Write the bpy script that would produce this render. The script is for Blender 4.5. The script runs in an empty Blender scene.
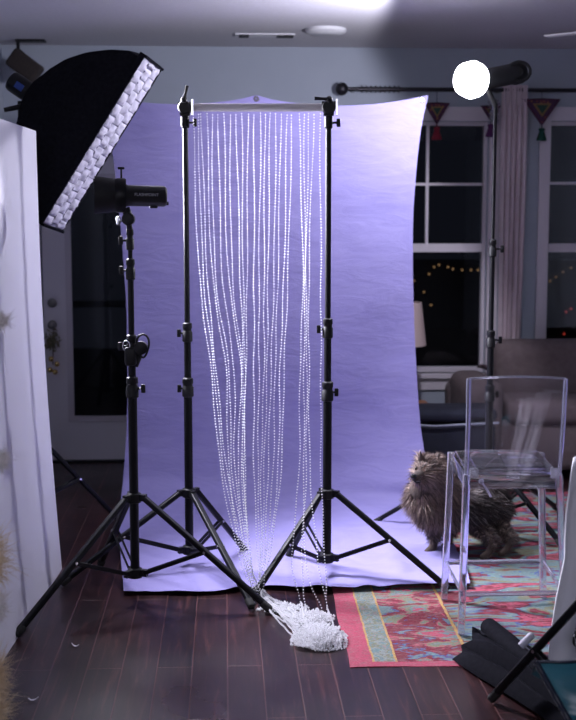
import bpy, math, random
from math import sin, cos, pi, radians, atan2, sqrt
from mathutils import Vector, Matrix, noise
from mathutils.bvhtree import BVHTree

random.seed(7)
S = bpy.context.scene
COL = S.collection

# ------------------------------------------------------------------ camera
CAMZ = 1.62
YAW = radians(-3.0)
PITCH = radians(6.75)
cd = bpy.data.cameras.new('camera'); cam = bpy.data.objects.new('camera', cd); COL.objects.link(cam)
cd.sensor_fit = 'HORIZONTAL'; cd.sensor_width = 36.0; cd.lens = 75.0
cd.clip_start = 0.05; cd.clip_end = 200
cam.location = (0, 0, CAMZ); cam.rotation_euler = (pi/2 - PITCH, 0, YAW)
cd.dof.use_dof = True; cd.dof.focus_distance = 4.9; cd.dof.aperture_fstop = 3.5
S.camera = cam
RM = cam.rotation_euler.to_matrix()
HEAD = Vector((-sin(YAW), cos(YAW), 0)); SIDE = Vector((cos(YAW), sin(YAW), 0))
CO = Vector((0, 0, CAMZ))
def ray(px, py): return RM @ Vector((px-288, -(py-360), -1200))
def A(px, py, D):                      # point seen at px,py at depth D
    r = ray(px, py); return CO + r*(D/r.dot(HEAD))
def F(px, py, z=0.0):                  # point on the floor
    r = ray(px, py); return CO + r*((z-CAMZ)/r.z)
WALLY = 7.95
def W(px, py, off=0.0):                # point on the back wall
    r = ray(px, py); return CO + r*((WALLY-off)/r.y)
CEIL = 2.72
def G(px, D):                          # floor point below column px at depth D
    p = A(px, 400, D); return Vector((p.x, p.y, 0))

# ------------------------------------------------------------------ world + lights
S.view_settings.view_transform = 'Standard'; S.view_settings.look = 'None'
S.view_settings.gamma = 1.0; S.view_settings.use_curve_mapping = False
S.view_settings.exposure = 0.0
w = bpy.data.worlds.new('night'); S.world = w; w.use_nodes = True
w.node_tree.nodes['Background'].inputs[0].default_value = (0.25, 0.27, 0.42, 1)
w.node_tree.nodes['Background'].inputs[1].default_value = 0.02

def lamp(name, kind, loc, to, energy, color=(1, 1, 1), **kw):
    l = bpy.data.lights.new(name, kind); l.energy = energy; l.color = color
    for k, v in kw.items(): setattr(l, k, v)
    o = bpy.data.objects.new(name, l); COL.objects.link(o); o.location = loc
    d = Vector(to) - Vector(loc); o.rotation_euler = d.to_track_quat('-Z', 'Y').to_euler()
    return o
COOL = (0.86, 0.85, 1.0)
KEYP = A(474, 80, 6.0)
# bare strobe on the far right stand
lamp('key_strobe_light', 'SPOT', KEYP + Vector((-0.12, 0.0, -0.02)), KEYP + Vector((-1.12, 0.14, -0.58)), 115, COOL,
     spot_size=radians(178), spot_blend=0.12, shadow_soft_size=0.06)
# strip softbox upper left (frame defined again where the softbox is built)
SB_A = A(149, 62, 5.72); SB_B = A(50, 224, 5.72)
sb_u = (SB_B - SB_A).normalized()
sb_n = (SIDE*0.80 + Vector((0, 0, -0.50))); sb_n = (sb_n - sb_u*sb_n.dot(sb_u)).normalized()
sb_w = sb_u.cross(sb_n).normalized()
if sb_w.dot(HEAD) < 0: sb_w = -sb_w
ang = radians(19)
sb_n, sb_w = (sb_n*cos(ang) - sb_w*sin(ang)), (sb_w*cos(ang) + sb_n*sin(ang))
SB_C = (SB_A + SB_B)/2
sl = lamp('softbox_light', 'AREA', SB_C + sb_n*0.05, SB_C + sb_n, 80, COOL, shape='RECTANGLE', spread=radians(105), size=0.18, size_y=0.86)
zz = -sb_n; yy = sb_u; xx = yy.cross(zz)
sl.matrix_world = Matrix.Translation(SB_C + sb_n*0.05) @ Matrix((xx, yy, zz)).transposed().to_4x4()
# strobe on the near left stand, aimed at the white board
ST = A(112, 195, 4.96)
STD = (-SIDE*0.60 - HEAD*1.0 + Vector((0, 0, 0.0))).normalized()
lamp('board_strobe_light', 'SPOT', ST - SIDE*0.03 - HEAD*0.02, ST + STD, 20, COOL, spot_size=radians(78), spot_blend=1.0, shadow_soft_size=0.05)
# unseen fill lamp added behind the camera to brighten the whole scene
lamp('added_fill_light', 'AREA', A(150, 360, 0.4) + Vector((-0.8, -0.6, 0.85)), (0.0, 6, 0.9), 46, COOL, shape='RECTANGLE', size=2.6, size_y=1.0)

# ------------------------------------------------------------------ materials
def mat(name, col, rough=0.6, metal=0.0, **kw):
    m = bpy.data.materials.new(name); m.use_nodes = True
    b = m.node_tree.nodes['Principled BSDF']
    b.inputs['Base Color'].default_value = (*col, 1); b.inputs['Roughness'].default_value = rough
    b.inputs['Metallic'].default_value = metal
    for k, v in kw.items():
        b.inputs[k.replace('_', ' ')].default_value = v
    return m
def nodes(m): return m.node_tree.nodes, m.node_tree.links, m.node_tree.nodes['Principled BSDF']
def noise_node(N, L, scale, detail=3, vec=None, rough=0.5, dist=0.0):
    n = N.new('ShaderNodeTexNoise'); n.inputs['Scale'].default_value = scale; n.inputs['Detail'].default_value = detail
    n.inputs['Roughness'].default_value = rough; n.inputs['Distortion'].default_value = dist
    if vec is not None: L.new(vec, n.inputs['Vector'])
    return n
def objco(N, L, scale=(1, 1, 1), rot=(0, 0, 0), loc=(0, 0, 0)):
    t = N.new('ShaderNodeTexCoord'); mp = N.new('ShaderNodeMapping')
    mp.inputs['Scale'].default_value = scale; mp.inputs['Rotation'].default_value = rot; mp.inputs['Location'].default_value = loc
    L.new(t.outputs['Object'], mp.inputs['Vector']); return mp.outputs['Vector']
def ramp(N, L, fac, stops, interp='LINEAR'):
    r = N.new('ShaderNodeValToRGB'); r.color_ramp.interpolation = interp
    e = r.color_ramp.elements
    while len(e) < len(stops): e.new(0.5)
    for i, (p, c) in enumerate(stops): e[i].position = p; e[i].color = (*c, 1)
    L.new(fac, r.inputs['Fac']); return r.outputs['Color']
def bump(N, L, b, h, strength, dist=0.01):
    bn = N.new('ShaderNodeBump'); bn.inputs['Strength'].default_value = strength; bn.inputs['Distance'].default_value = dist
    L.new(h, bn.inputs['Height']); L.new(bn.outputs['Normal'], b.inputs['Normal'])
def mottled(name, c1, c2, scale, rough=0.6, bmp=0.0, sc=(1, 1, 1), detail=4, **kw):
    m = mat(name, c1, rough, **kw); N, L, b = nodes(m)
    n = noise_node(N, L, scale, detail, objco(N, L, sc))
    L.new(ramp(N, L, n.outputs['Fac'], [(0.3, c1), (0.7, c2)]), b.inputs['Base Color'])
    if bmp: bump(N, L, b, n.outputs['Fac'], bmp)
    return m
def math_n(N, L, op, a, b=None):
    n = N.new('ShaderNodeMath'); n.operation = op
    for i, v in enumerate((a, b)):
        if v is None: continue
        if isinstance(v, (int, float)): n.inputs[i].default_value = v
        else: L.new(v, n.inputs[i])
    return n.outputs[0]
def mixc(N, L, f, a, b, mode='MIX'):
    n = N.new('ShaderNodeMix'); n.data_type = 'RGBA'; n.blend_type = mode
    if isinstance(f, (int, float)): n.inputs[0].default_value = f
    else: L.new(f, n.inputs[0])
    for i, v in ((6, a), (7, b)):
        if isinstance(v, tuple): n.inputs[i].default_value = (*v, 1)
        else: L.new(v, n.inputs[i])
    return n.outputs[2]

M = {}
M['wall'] = mottled('painted_wall', (0.33, 0.365, 0.43), (0.36, 0.395, 0.46), 3, 0.85)
M['ceiling'] = mottled('ceiling_paint', (0.50, 0.49, 0.52), (0.54, 0.53, 0.56), 40, 0.9, 0.05)
M['trim'] = mat('trim_paint', (0.60, 0.55, 0.60), 0.45)
M['door'] = mottled('door_paint', (0.74, 0.70, 0.75), (0.78, 0.74, 0.79), 2, 0.45)
M['black_metal'] = mat('black_anodised_metal', (0.005, 0.005, 0.007), 0.42, 0.0, Specular_IOR_Level=0.22)
M['black_plastic'] = mat('black_plastic', (0.008, 0.008, 0.010), 0.5, 0.0, Specular_IOR_Level=0.3)
M['rubber'] = mat('black_rubber', (0.015, 0.015, 0.015), 0.8)
M['chrome'] = mat('chrome', (0.75, 0.75, 0.8), 0.2, 1.0)
M['nylon'] = mottled('black_nylon', (0.006, 0.006, 0.009), (0.011, 0.011, 0.015), 60, 0.85, 0.08, Specular_IOR_Level=0.04)
M['grey_plastic'] = mat('dark_grey_plastic', (0.010, 0.010, 0.012), 0.5, 0.0, Specular_IOR_Level=0.25)
M['white_fabric'] = mottled('white_fabric', (0.58, 0.56, 0.66), (0.68, 0.66, 0.75), 30, 0.85, 0.1)
M['seam'] = mat('dark_seam', (0.22, 0.21, 0.30), 0.9)
M['board'] = mottled('white_foam_board', (0.80, 0.79, 0.86), (0.83, 0.82, 0.88), 1.5, 0.5)
M['board_edge'] = mat('foam_core_edge', (0.7, 0.7, 0.78), 0.8)
M['paper_tube'] = mat('cross_bar_grey', (0.58, 0.55, 0.56), 0.55)
M['gold'] = mat('gold_bells', (0.85, 0.6, 0.22), 0.25, 1.0)
M['bronze'] = mat('dark_nickel', (0.22, 0.21, 0.21), 0.3, 1.0)
M['shade'] = mat('lampshade_linen', (0.55, 0.42, 0.40), 0.9)
M['sofa'] = mottled('taupe_upholstery', (0.12, 0.088, 0.092), (0.15, 0.115, 0.118), 25, 0.95, 0.1)
M['throw'] = mottled('brown_throw', (0.11, 0.075, 0.085), (0.15, 0.105, 0.115), 12, 0.95, 0.2)
M['navy'] = mottled('navy_upholstery', (0.008, 0.010, 0.022), (0.012, 0.014, 0.030), 20, 0.85, 0.1)
M['piping'] = mat('pale_piping', (0.32, 0.34, 0.42), 0.8)
M['wood'] = mottled('warm_wood', (0.35, 0.13, 0.06), (0.42, 0.17, 0.08), 10, 0.5)
M['curtain'] = mottled('blush_curtain', (0.56, 0.46, 0.50), (0.62, 0.52, 0.56), 15, 0.9)
M['rod'] = mat('dark_curtain_rod', (0.02, 0.018, 0.025), 0.4, 0.5)
M['teal'] = mottled('teal_satin', (0.02, 0.12, 0.17), (0.05, 0.23, 0.29), 7, 0.28)
M['teal_dark'] = mat('dark_blue_piping', (0.004, 0.008, 0.03), 0.35)
M['feather'] = mat('white_feather', (0.8, 0.78, 0.82), 0.8)
M['silver'] = mat('silver_tinsel', (0.8, 0.8, 0.85), 0.25, 1.0)
M['vent_white'] = mat('vent_enamel', (0.6, 0.6, 0.62), 0.5)
M['speaker'] = mottled('speaker_cloth', (0.018, 0.013, 0.012), (0.028, 0.02, 0.018), 60, 0.9)
M['deck'] = mat('night_deck', (0.02, 0.018, 0.02), 0.8)
M['grass_stem'] = mat('dried_stem', (0.30, 0.24, 0.20), 0.8)
M['sheer'] = mottled('white_drape_cloth', (0.86, 0.85, 0.93), (0.9, 0.89, 0.95), 8, 0.9)

# wood floor ------------------------------------------------
m = M['floor'] = mat('dark_plank_floor', (0.03, 0.015, 0.015), 0.3, 0.0, Specular_IOR_Level=0.3); N, L, b = nodes(m)
v = objco(N, L, (1, 1, 1), (0, 0, pi/2))
br = N.new('ShaderNodeTexBrick'); L.new(v, br.inputs['Vector'])
br.inputs['Scale'].default_value = 1.0; br.inputs['Brick Width'].default_value = 1.25; br.inputs['Row Height'].default_value = 0.127
br.inputs['Mortar Size'].default_value = 0.0028; br.inputs['Mortar Smooth'].default_value = 0.6; br.offset = 0.37
br.inputs['Color1'].default_value = (0.0, 0.0, 0.0, 1); br.inputs['Color2'].default_value = (1, 1, 1, 1); br.inputs['Mortar'].default_value = (0.5, 0.5, 0.5, 1)
v2 = objco(N, L, (22, 1.6, 1))
gr = noise_node(N, L, 1.6, 7, v2, 0.65, 0.6)
sc = noise_node(N, L, 2.2, 5, objco(N, L))
base = ramp(N, L, gr.outputs['Fac'], [(0.35, (0.006, 0.003, 0.004)), (0.55, (0.030, 0.011, 0.012)), (0.72, (0.15, 0.055, 0.046))])
base = mixc(N, L, 0.45, base, mixc(N, L, br.outputs['Color'], (0.010, 0.005, 0.007), (0.040, 0.015, 0.016)))
seam = mixc(N, L, math_n(N, L, 'MULTIPLY', br.outputs['Fac'], math_n(N, L, 'MULTIPLY', sc.outputs['Fac'], 1.6)), base, (0.13, 0.055, 0.05))  # paler seams: the bevel highlight of the planks put into the colour
L.new(seam, b.inputs['Base Color'])
L.new(math_n(N, L, 'MULTIPLY_ADD', sc.outputs['Fac'], 0.30), b.inputs['Roughness'])
N[-1].inputs[2].default_value = 0.17
h = math_n(N, L, 'SUBTRACT', math_n(N, L, 'MULTIPLY', gr.outputs['Fac'], 0.25), br.outputs['Fac'])
bump(N, L, b, h, 0.35, 0.004)

# lavender muslin -------------------------------------------
m = M['muslin'] = mat('lavender_muslin', (0.47, 0.40, 0.80), 0.95, 0.0, Specular_IOR_Level=0.1); N, L, b = nodes(m)
v = objco(N, L, (1.6, 1.6, 6))
n1 = noise_node(N, L, 3.0, 7, v, 0.62, 1.4); n2 = noise_node(N, L, 260, 2, objco(N, L))
L.new(ramp(N, L, n1.outputs['Fac'], [(0.3, (0.285, 0.257, 0.53)), (0.7, (0.325, 0.295, 0.565))]), b.inputs['Base Color'])
h = math_n(N, L, 'ADD', n1.outputs['Fac'], math_n(N, L, 'MULTIPLY', n2.outputs['Fac'], 0.06))
bump(N, L, b, h, 0.28, 0.02)

# rug --------------------------------------------------------
m = M['rug'] = mat('patterned_rug', (0.4, 0.05, 0.1), 0.95); N, L, b = nodes(m)
t = N.new('ShaderNodeTexCoord'); sx = N.new('ShaderNodeSeparateXYZ'); L.new(t.outputs['Object'], sx.inputs[0])
wob = noise_node(N, L, 14, 3, t.outputs['Object'])
wv = math_n(N, L, 'MULTIPLY', math_n(N, L, 'SUBTRACT', wob.outputs['Fac'], 0.5), 0.012)
u = math_n(N, L, 'ADD', sx.outputs[0], wv); vv = math_n(N, L, 'ADD', sx.outputs[1], wv)
PINK = (0.46, 0.06, 0.115); TEAL = (0.15, 0.25, 0.255); GOLD = (0.55, 0.33, 0.10); RED = (0.19, 0.006, 0.025); OLIVE = (0.20, 0.22, 0.13); BLUE = (0.05, 0.10, 0.30)
mot = noise_node(N, L, 4.6, 7, objco(N, L, (1.0, 1.9, 1), (0, 0, .15)), 0.6, 0.9)
field = ramp(N, L, mot.outputs['Fac'], [(0.0, TEAL), (0.37, TEAL), (0.405, BLUE), (0.425, RED), (0.50, RED), (0.515, PINK), (0.535, OLIVE), (0.575, TEAL), (0.61, PINK), (0.68, RED)], 'CONSTANT')
mot2 = noise_node(N, L, 3.0, 7, objco(N, L, (0.8, 2.2, 1), (0, 0, 0.3), (3, 5, 0)), 0.55, 1.2)
field2 = ramp(N, L, mot2.outputs['Fac'], [(0.0, RED), (0.38, PINK), (0.43, RED), (0.48, BLUE), (0.495, TEAL), (0.56, OLIVE), (0.60, RED), (0.66, PINK)], 'CONSTANT')
fl = mixc(N, L, math_n(N, L, 'GREATER_THAN', u, 0.46), field, field2)
mot3 = noise_node(N, L, 22, 4, t.outputs['Object'], 0.6)
band = ramp(N, L, mot3.outputs['Fac'], [(0.0, TEAL), (0.42, (0.26, 0.30, 0.28)), (0.5, OLIVE), (0.56, TEAL), (0.62, (0.30, 0.22, 0.20))], 'CONSTANT')
def over(cur, coord, a, bb, c):
    k = math_n(N, L, 'MULTIPLY', math_n(N, L, 'GREATER_THAN', coord, a), math_n(N, L, 'LESS_THAN', coord, bb))
    return mixc(N, L, k, cur, c)
c = over(fl, u, 0.445, 0.457, GOLD)
c = over(c, u, 0.172, 0.18, GOLD)
c = over(c, u, 0.095, 0.172, band)
c = over(c, u, 0.088, 0.095, GOLD)
c = over(c, vv, -1, 0.05, PINK)
c = over(c, u, -1, 0.088, PINK)
dis = noise_node(N, L, 55, 5, objco(N, L, (0.5, 1.6, 1)), 0.75)
k = ramp(N, L, dis.outputs['Fac'], [(0.46, (0, 0, 0)), (0.62, (0.5, 0.5, 0.5))])
c = mixc(N, L, k, c, (0.24, 0.19, 0.18))
dis2 = noise_node(N, L, 150, 3, t.outputs['Object'])
c = mixc(N, L, 0.55, c, ramp(N, L, dis2.outputs['Fac'], [(0.3, (0.25, 0.25, 0.25)), (0.75, (1, 1, 1))]), 'MULTIPLY')
L.new(c, b.inputs['Base Color']); bump(N, L, b, dis2.outputs['Fac'], 0.5, 0.004)

# clear things -----------------------------------------------
M['acrylic'] = mat('clear_acrylic', (0.86, 0.86, 1.0), 0.04, 0, Transmission_Weight=0.86, IOR=1.46)
M['acrylic_sheet'] = mat('clear_acrylic_sheet', (0.95, 0.94, 1.0), 0.03, 0, Transmission_Weight=0.975, IOR=1.46)
M['acrylic_frost'] = mat('cloudy_acrylic_fitting', (0.85, 0.85, 0.92), 0.25, 0, Transmission_Weight=0.75, IOR=1.46)
m = M['crystal'] = mat('crystal_bead', (0.98, 0.98, 1.0), 0.12, 0, IOR=1.7); N, L, b = nodes(m)
tl = N.new('ShaderNodeBsdfTranslucent'); tl.inputs[0].default_value = (0.98, 0.98, 1.0, 1); mx = N.new('ShaderNodeMixShader'); mx.inputs[0].default_value = 0.3
L.new(b.outputs[0], mx.inputs[1]); L.new(tl.outputs[0], mx.inputs[2]); L.new(mx.outputs[0], N['Material Output'].inputs[0])
m = M['glass'] = bpy.data.materials.new('window_glass'); m.use_nodes = True
N = m.node_tree.nodes; L = m.node_tree.links; N.remove(N['Principled BSDF'])
o = N['Material Output']; tr = N.new('ShaderNodeBsdfTransparent'); gl = N.new('ShaderNodeBsdfGlossy'); fr = N.new('ShaderNodeFresnel'); mx = N.new('ShaderNodeMixShader')
tr.inputs[0].default_value = (0.85, 0.87, 0.9, 1); gl.inputs['Roughness'].default_value = 0.02; fr.inputs[0].default_value = 1.5
L.new(fr.outputs[0], mx.inputs[0]); L.new(tr.outputs[0], mx.inputs[1]); L.new(gl.outputs[0], mx.inputs[2]); L.new(mx.outputs[0], o.inputs[0])
def emis(name, col, st):
    m = mat(name, (0.1, 0.1, 0.1), 0.5); b = m.node_tree.nodes['Principled BSDF']
    b.inputs['Emission Color'].default_value = (*col, 1); b.inputs['Emission Strength'].default_value = st; return m
M['flash'] = emis('lit_flash_dome', (0.93, 0.92, 1.0), 16); M['tube'] = emis('flash_tube_glow', (0.93, 0.92, 1.0), 5)
M['warm'] = emis('warm_bulb', (1.0, 0.56, 0.24), 0.38)
M['redbulb'] = emis('red_bulb', (1.0, 0.08, 0.05), 0.6)
M['label_grey'] = mat('grey_print', (0.35, 0.35, 0.38), 0.6)
M['blue_print'] = mat('blue_print', (0.02, 0.06, 0.30), 0.5)

# ------------------------------------------------------------------ mesh builder
class MB:
    def __init__(s): s.v = []; s.f = []; s.mi = []; s.cur = 0
    def face(s, idx): s.f.append(idx); s.mi.append(s.cur)
    def grid(s, P, closed_u=False, closed_v=False):
        R = len(P); C = len(P[0]); b = len(s.v)
        for r in P:
            for p in r: s.v.append(tuple(p))
        for i in range(R if closed_u else R-1):
            for j in range(C if closed_v else C-1):
                i2 = (i+1) % R; j2 = (j+1) % C
                s.face((b+i*C+j, b+i*C+j2, b+i2*C+j2, b+i2*C+j))
    def frame_box(s, c, ax, ay, az):           # centre and three half axes
        c = Vector(c); b = len(s.v)
        for i in (-1, 1):
            for j in (-1, 1):
                for k in (-1, 1): s.v.append(tuple(c + ax*i + ay*j + az*k))
        for q in ((0, 1, 3, 2), (4, 6, 7, 5), (0, 4, 5, 1), (2, 3, 7, 6), (0, 2, 6, 4), (1, 5, 7, 3)): s.face(tuple(b+x for x in q))
    def box(s, x0, x1, y0, y1, z0, z1):
        s.frame_box(((x0+x1)/2, (y0+y1)/2, (z0+z1)/2), Vector((abs(x1-x0)/2, 0, 0)), Vector((0, abs(y1-y0)/2, 0)), Vector((0, 0, abs(z1-z0)/2)))
    def rbox(s, c, ax, ay, az, r, n=3):        # rounded box, half-axis vectors, radius r
        lx, ly, lz = ax.length, ay.length, az.length; ux, uy, uz = ax/lx, ay/ly, az/lz; r = min(r, lx, ly, lz)
        c = Vector(c); P = []
        for i in range(-n*2, n*2+1):
            pass
        rings = []
        for i in range(n+1):
            th = -pi/2 + (pi/2)*i/n; rings.append((-(lz-r) + r*sin(th), r*cos(th)))
        for i in range(n+1):
            th = (pi/2)*i/n; rings.append(((lz-r) + r*sin(th), r*cos(th)))
        for (z, rr) in rings:
            row = []
            for q, (sx_, sy_) in enumerate(((1, 1), (-1, 1), (-1, -1), (1, -1))):
                for j in range(n+1):
                    a = pi/2*q + (pi/2)*j/n
                    row.append(c + ux*(sx_*(lx-r) + rr*cos(a)) + uy*(sy_*(ly-r) + rr*sin(a)) + uz*z)
            P.append(row)
        b = len(s.v); s.grid(P, False, True); k = len(P[0])
        s.face(tuple(b+j for j in reversed(range(k)))); s.face(tuple(b+(len(P)-1)*k+j for j in range(k)))
    def tube(s, pts, r, n=10, caps=True):
        pts = [Vector(p) for p in pts]; K = len(pts)
        rs = r if isinstance(r, (list, tuple)) else [r]*K
        t0 = (pts[1]-pts[0]).normalized(); up = Vector((0, 0, 1)) if abs(t0.z) < 0.9 else Vector((1, 0, 0))
        x = t0.cross(up).normalized(); P = []
        for i, p in enumerate(pts):
            t = (pts[min(i+1, K-1)] - pts[max(i-1, 0)]).normalized()
            x = (x - t*x.dot(t)).normalized(); y = t.cross(x)
            P.append([p + (x*cos(2*pi*j/n) + y*sin(2*pi*j/n))*rs[i] for j in range(n)])
        b = len(s.v); s.grid(P, False, True)
        if caps:
            s.face(tuple(b+j for j in reversed(range(n)))); s.face(tuple(b+(K-1)*n+j for j in range(n)))
    def lathe(s, base, axis, prof, n=20):      # prof = [(distance along axis, radius)]
        ax = Vector(axis).normalized(); base = Vector(base)
        s.tube_prof([base + ax*d for d, r in prof], [max(r, 1e-4) for d, r in prof], ax, n)
    def tube_prof(s, pts, rs, ax, n):
        up = Vector((0, 0, 1)) if abs(ax.z) < 0.9 else Vector((1, 0, 0)); x = ax.cross(up).normalized(); y = ax.cross(x)
        P = [[p + (x*cos(2*pi*j/n) + y*sin(2*pi*j/n))*r for j in range(n)] for p, r in zip(pts, rs)]
        b = len(s.v); s.grid(P, False, True)
        s.face(tuple(b+j for j in range(n))); s.face(tuple(b+(len(P)-1)*n+j for j in reversed(range(n))))
    def ball(s, c, r, n=10, m=6):
        c = Vector(c); r = Vector(r) if not isinstance(r, (int, float)) else Vector((r, r, r))
        P = []
        for i in range(m+1):
            th = -pi/2 + pi*i/m; P.append([(c.x + r.x*cos(th)*cos(2*pi*j/n), c.y + r.y*cos(th)*sin(2*pi*j/n), c.z + r.z*sin(th)) for j in range(n)])
        s.grid(P, False, True)
    def octa(s, c, r):
        b = len(s.v); x, y, z = c
        s.v += [(x+r, y, z), (x-r, y, z), (x, y+r, z), (x, y-r, z), (x, y, z+r*1.15), (x, y, z-r*1.15)]
        for q in ((0, 2, 4), (2, 1, 4), (1, 3, 4), (3, 0, 4), (2, 0, 5), (1, 2, 5), (3, 1, 5), (0, 3, 5)): s.face(tuple(b+i for i in q))
    def slab(s, P, thick):                     # grid of points -> closed solid of thickness
        R = len(P); C = len(P[0]); Q = []
        for i in range(R):
            row = []
            for j in range(C):
                du = Vector(P[min(i+1, R-1)][j]) - Vector(P[max(i-1, 0)][j]); dv = Vector(P[i][min(j+1, C-1)]) - Vector(P[i][max(j-1, 0)])
                row.append(Vector(P[i][j]) + du.cross(dv).normalized()*thick)
            Q.append(row)
        b = len(s.v); s.grid(P); b2 = len(s.v); s.grid([list(r) for r in Q])
        e = [(0, j) for j in range(C)] + [(i, C-1) for i in range(1, R)] + [(R-1, j) for j in range(C-2, -1, -1)] + [(i, 0) for i in range(R-2, 0, -1)]
        for k in range(len(e)):
            a = e[k]; c = e[(k+1) % len(e)]
            s.face((b+a[0]*C+a[1], b2+a[0]*C+a[1], b2+c[0]*C+c[1], b+c[0]*C+c[1]))
    def build(s, name, m, parent=None, smooth=True, origin=None, angle=40):
        me = bpy.data.meshes.new(name)
        org = Vector((0, 0, 0))
        if parent is not None: org = Vector(parent.get('_o', (0, 0, 0)))
        elif origin is not None: org = Vector(origin)
        else:
            xs = [p[0] for p in s.v]; ys = [p[1] for p in s.v]; zs = [p[2] for p in s.v]
            org = Vector(((min(xs)+max(xs))/2, (min(ys)+max(ys))/2, min(zs)))
        me.from_pydata([tuple(Vector(p)-org) for p in s.v], [], s.f)
        for q in (m if isinstance(m, list) else [m]): me.materials.append(M[q] if isinstance(q, str) else q)
        me.polygons.foreach_set('material_index', s.mi)
        me.validate(); 
        import bmesh as _b
        bm = _b.new(); bm.from_mesh(me); _b.ops.recalc_face_normals(bm, faces=bm.faces[:]); bm.to_mesh(me); bm.free()
        if smooth:
            me.polygons.foreach_set('use_smooth', [True]*len(me.polygons)); me.set_sharp_from_angle(angle=radians(angle))
        me.update()
        o = bpy.data.objects.new(name, me); COL.objects.link(o)
        if parent is not None: o.parent = parent; ORG[o.name] = org
        else: o.location = org
        o['_o'] = tuple(org)
        return o
ORG = {}
def tag(o, label=None, cat=None, group=None, kind=None):
    if label: o['label'] = label
    if cat: o['category'] = cat
    if group: o['group'] = group
    if kind: o['kind'] = kind
    return o
def thing(name, loc, label, cat, group=None):
    o = bpy.data.objects.new(name, None); COL.objects.link(o); o.empty_display_size = 0.05
    o.location = loc; o['_o'] = tuple(loc); return tag(o, label, cat, group)
X = Vector((1, 0, 0)); Y = Vector((0, 1, 0)); Z = Vector((0, 0, 1))

# ------------------------------------------------------------------ the room
XL = W(6, 200).x; XR = 3.5; YB = -1.4
f = MB(); f.box(XL-0.3, XR+0.3, YB, WALLY+0.15, -0.08, 0); tag(f.build('floor', 'floor', smooth=False, origin=(0, 0, 0)), kind='structure')
f = MB(); f.box(XL-0.3, XR+0.3, YB, WALLY+0.15, CEIL, CEIL+0.08); tag(f.build('ceiling', 'ceiling', smooth=False), kind='structure')
f = MB(); f.box(XL-0.12, XL, YB, WALLY, 0, CEIL); tag(f.build('wall_left', 'wall', smooth=False), kind='structure')
f = MB(); f.box(XR, XR+0.12, YB, WALLY, 0, CEIL); tag(f.build('wall_right', 'wall', smooth=False), kind='structure')
# openings: (x0,x1,z0,z1)
dz1 = 2.03; dx0 = W(42, 300).x; dx1 = dx0 + 0.92
w1 = (W(371, 250).x, W(487, 250).x, W(450, 373).z, W(450, 121).z)
w2 = (W(547, 250).x, W(547, 250).x + 0.9, W(560, 366).z, W(560, 121).z)
holes = [(dx0, dx1, 0, dz1), w1, w2]
xs = sorted({XL-0.12, XR+0.12, *[h[0] for h in holes], *[h[1] for h in holes]}); zs = sorted({0.0, CEIL, *[h[2] for h in holes], *[h[3] for h in holes]})
f = MB()
for a, b_ in zip(xs, xs[1:]):
    for c_, d_ in zip(zs, zs[1:]):
        if any(h[0]-1e-6 <= a and b_ <= h[1]+1e-6 and h[2]-1e-6 <= c_ and d_ <= h[3]+1e-6 for h in holes): continue
        f.box(a, b_, WALLY, WALLY+0.14, c_, d_)
tag(f.build('wall_back', 'wall', smooth=False), kind='structure')
f = MB(); f.box(XL, dx0-0.07, WALLY-0.015, WALLY, 0, 0.1); f.box(dx1+0.07, XR, WALLY-0.015, WALLY, 0, 0.1)
tag(f.build('baseboard_back', 'trim', smooth=False), kind='structure')
# door casing
f = MB()
f.box(dx0-0.07, dx0, WALLY-0.02, WALLY, 0, dz1+0.08); f.box(dx1, dx1+0.07, WALLY-0.02, WALLY, 0, dz1+0.08); f.box(dx0, dx1, WALLY-0.02, WALLY, dz1, dz1+0.08)
tag(f.build('trim_1', 'trim', smooth=False), kind='structure')
# door with full glass
lx0 = W(70, 300).x; lx1 = dx1 - (lx0-dx0); lz0 = W(90, 418).z; lz1 = W(90, 178).z
door = MB(); YD = WALLY+0.02
for q in ((dx0+.004, lx0, 0.01, dz1-.005), (lx1, dx1-.004, 0.01, dz1-.005), (lx0, lx1, 0.01, lz0), (lx0, lx1, lz1, dz1-.005)): door.box(q[0], q[1], YD, YD+0.045, q[2], q[3])
dr = tag(door.build('door_1', 'door', smooth=False), kind='structure')
fm = MB()
for q in ((lx0-.028, lx0+.012, lz0-.028, lz1+.028), (lx1-.012, lx1+.028, lz0-.028, lz1+.028), (lx0+.012, lx1-.012, lz0-.028, lz0+.012), (lx0+.012, lx1-.012, lz1-.012, lz1+.028)): fm.box(q[0], q[1], YD-.014, YD, q[2], q[3])
fm.build('glazing_frame', 'trim', dr, smooth=False)
g = MB(); g.box(lx0, lx1, YD+.018, YD+.024, lz0, lz1); g.build('pane', 'glass', dr, smooth=False)
for (py, nm, r_) in ((303, 'deadbolt', 0.031), (325, 'door_knob', 0.03)):
    p = W(52, py); k = MB()
    k.lathe((p.x, YD, p.z), -Y, [(0, r_), (0.008, r_), (0.012, r_*.7), (0.012, 0.012), (0.035, 0.012), (0.04, r_*.85), (0.06, r_*.8), (0.066, r_*.5), (0.068, 0.001)] if nm == 'door_knob' else [(0, r_), (0.012, r_), (0.016, r_*.8), (0.018, 0.001)])
    k.build(nm, 'bronze', dr)
th = MB(); th.box(dx0, dx1, WALLY-0.03, WALLY+0.14, 0, 0.012); th.build('threshold', 'black_metal', dr, smooth=False)

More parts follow.
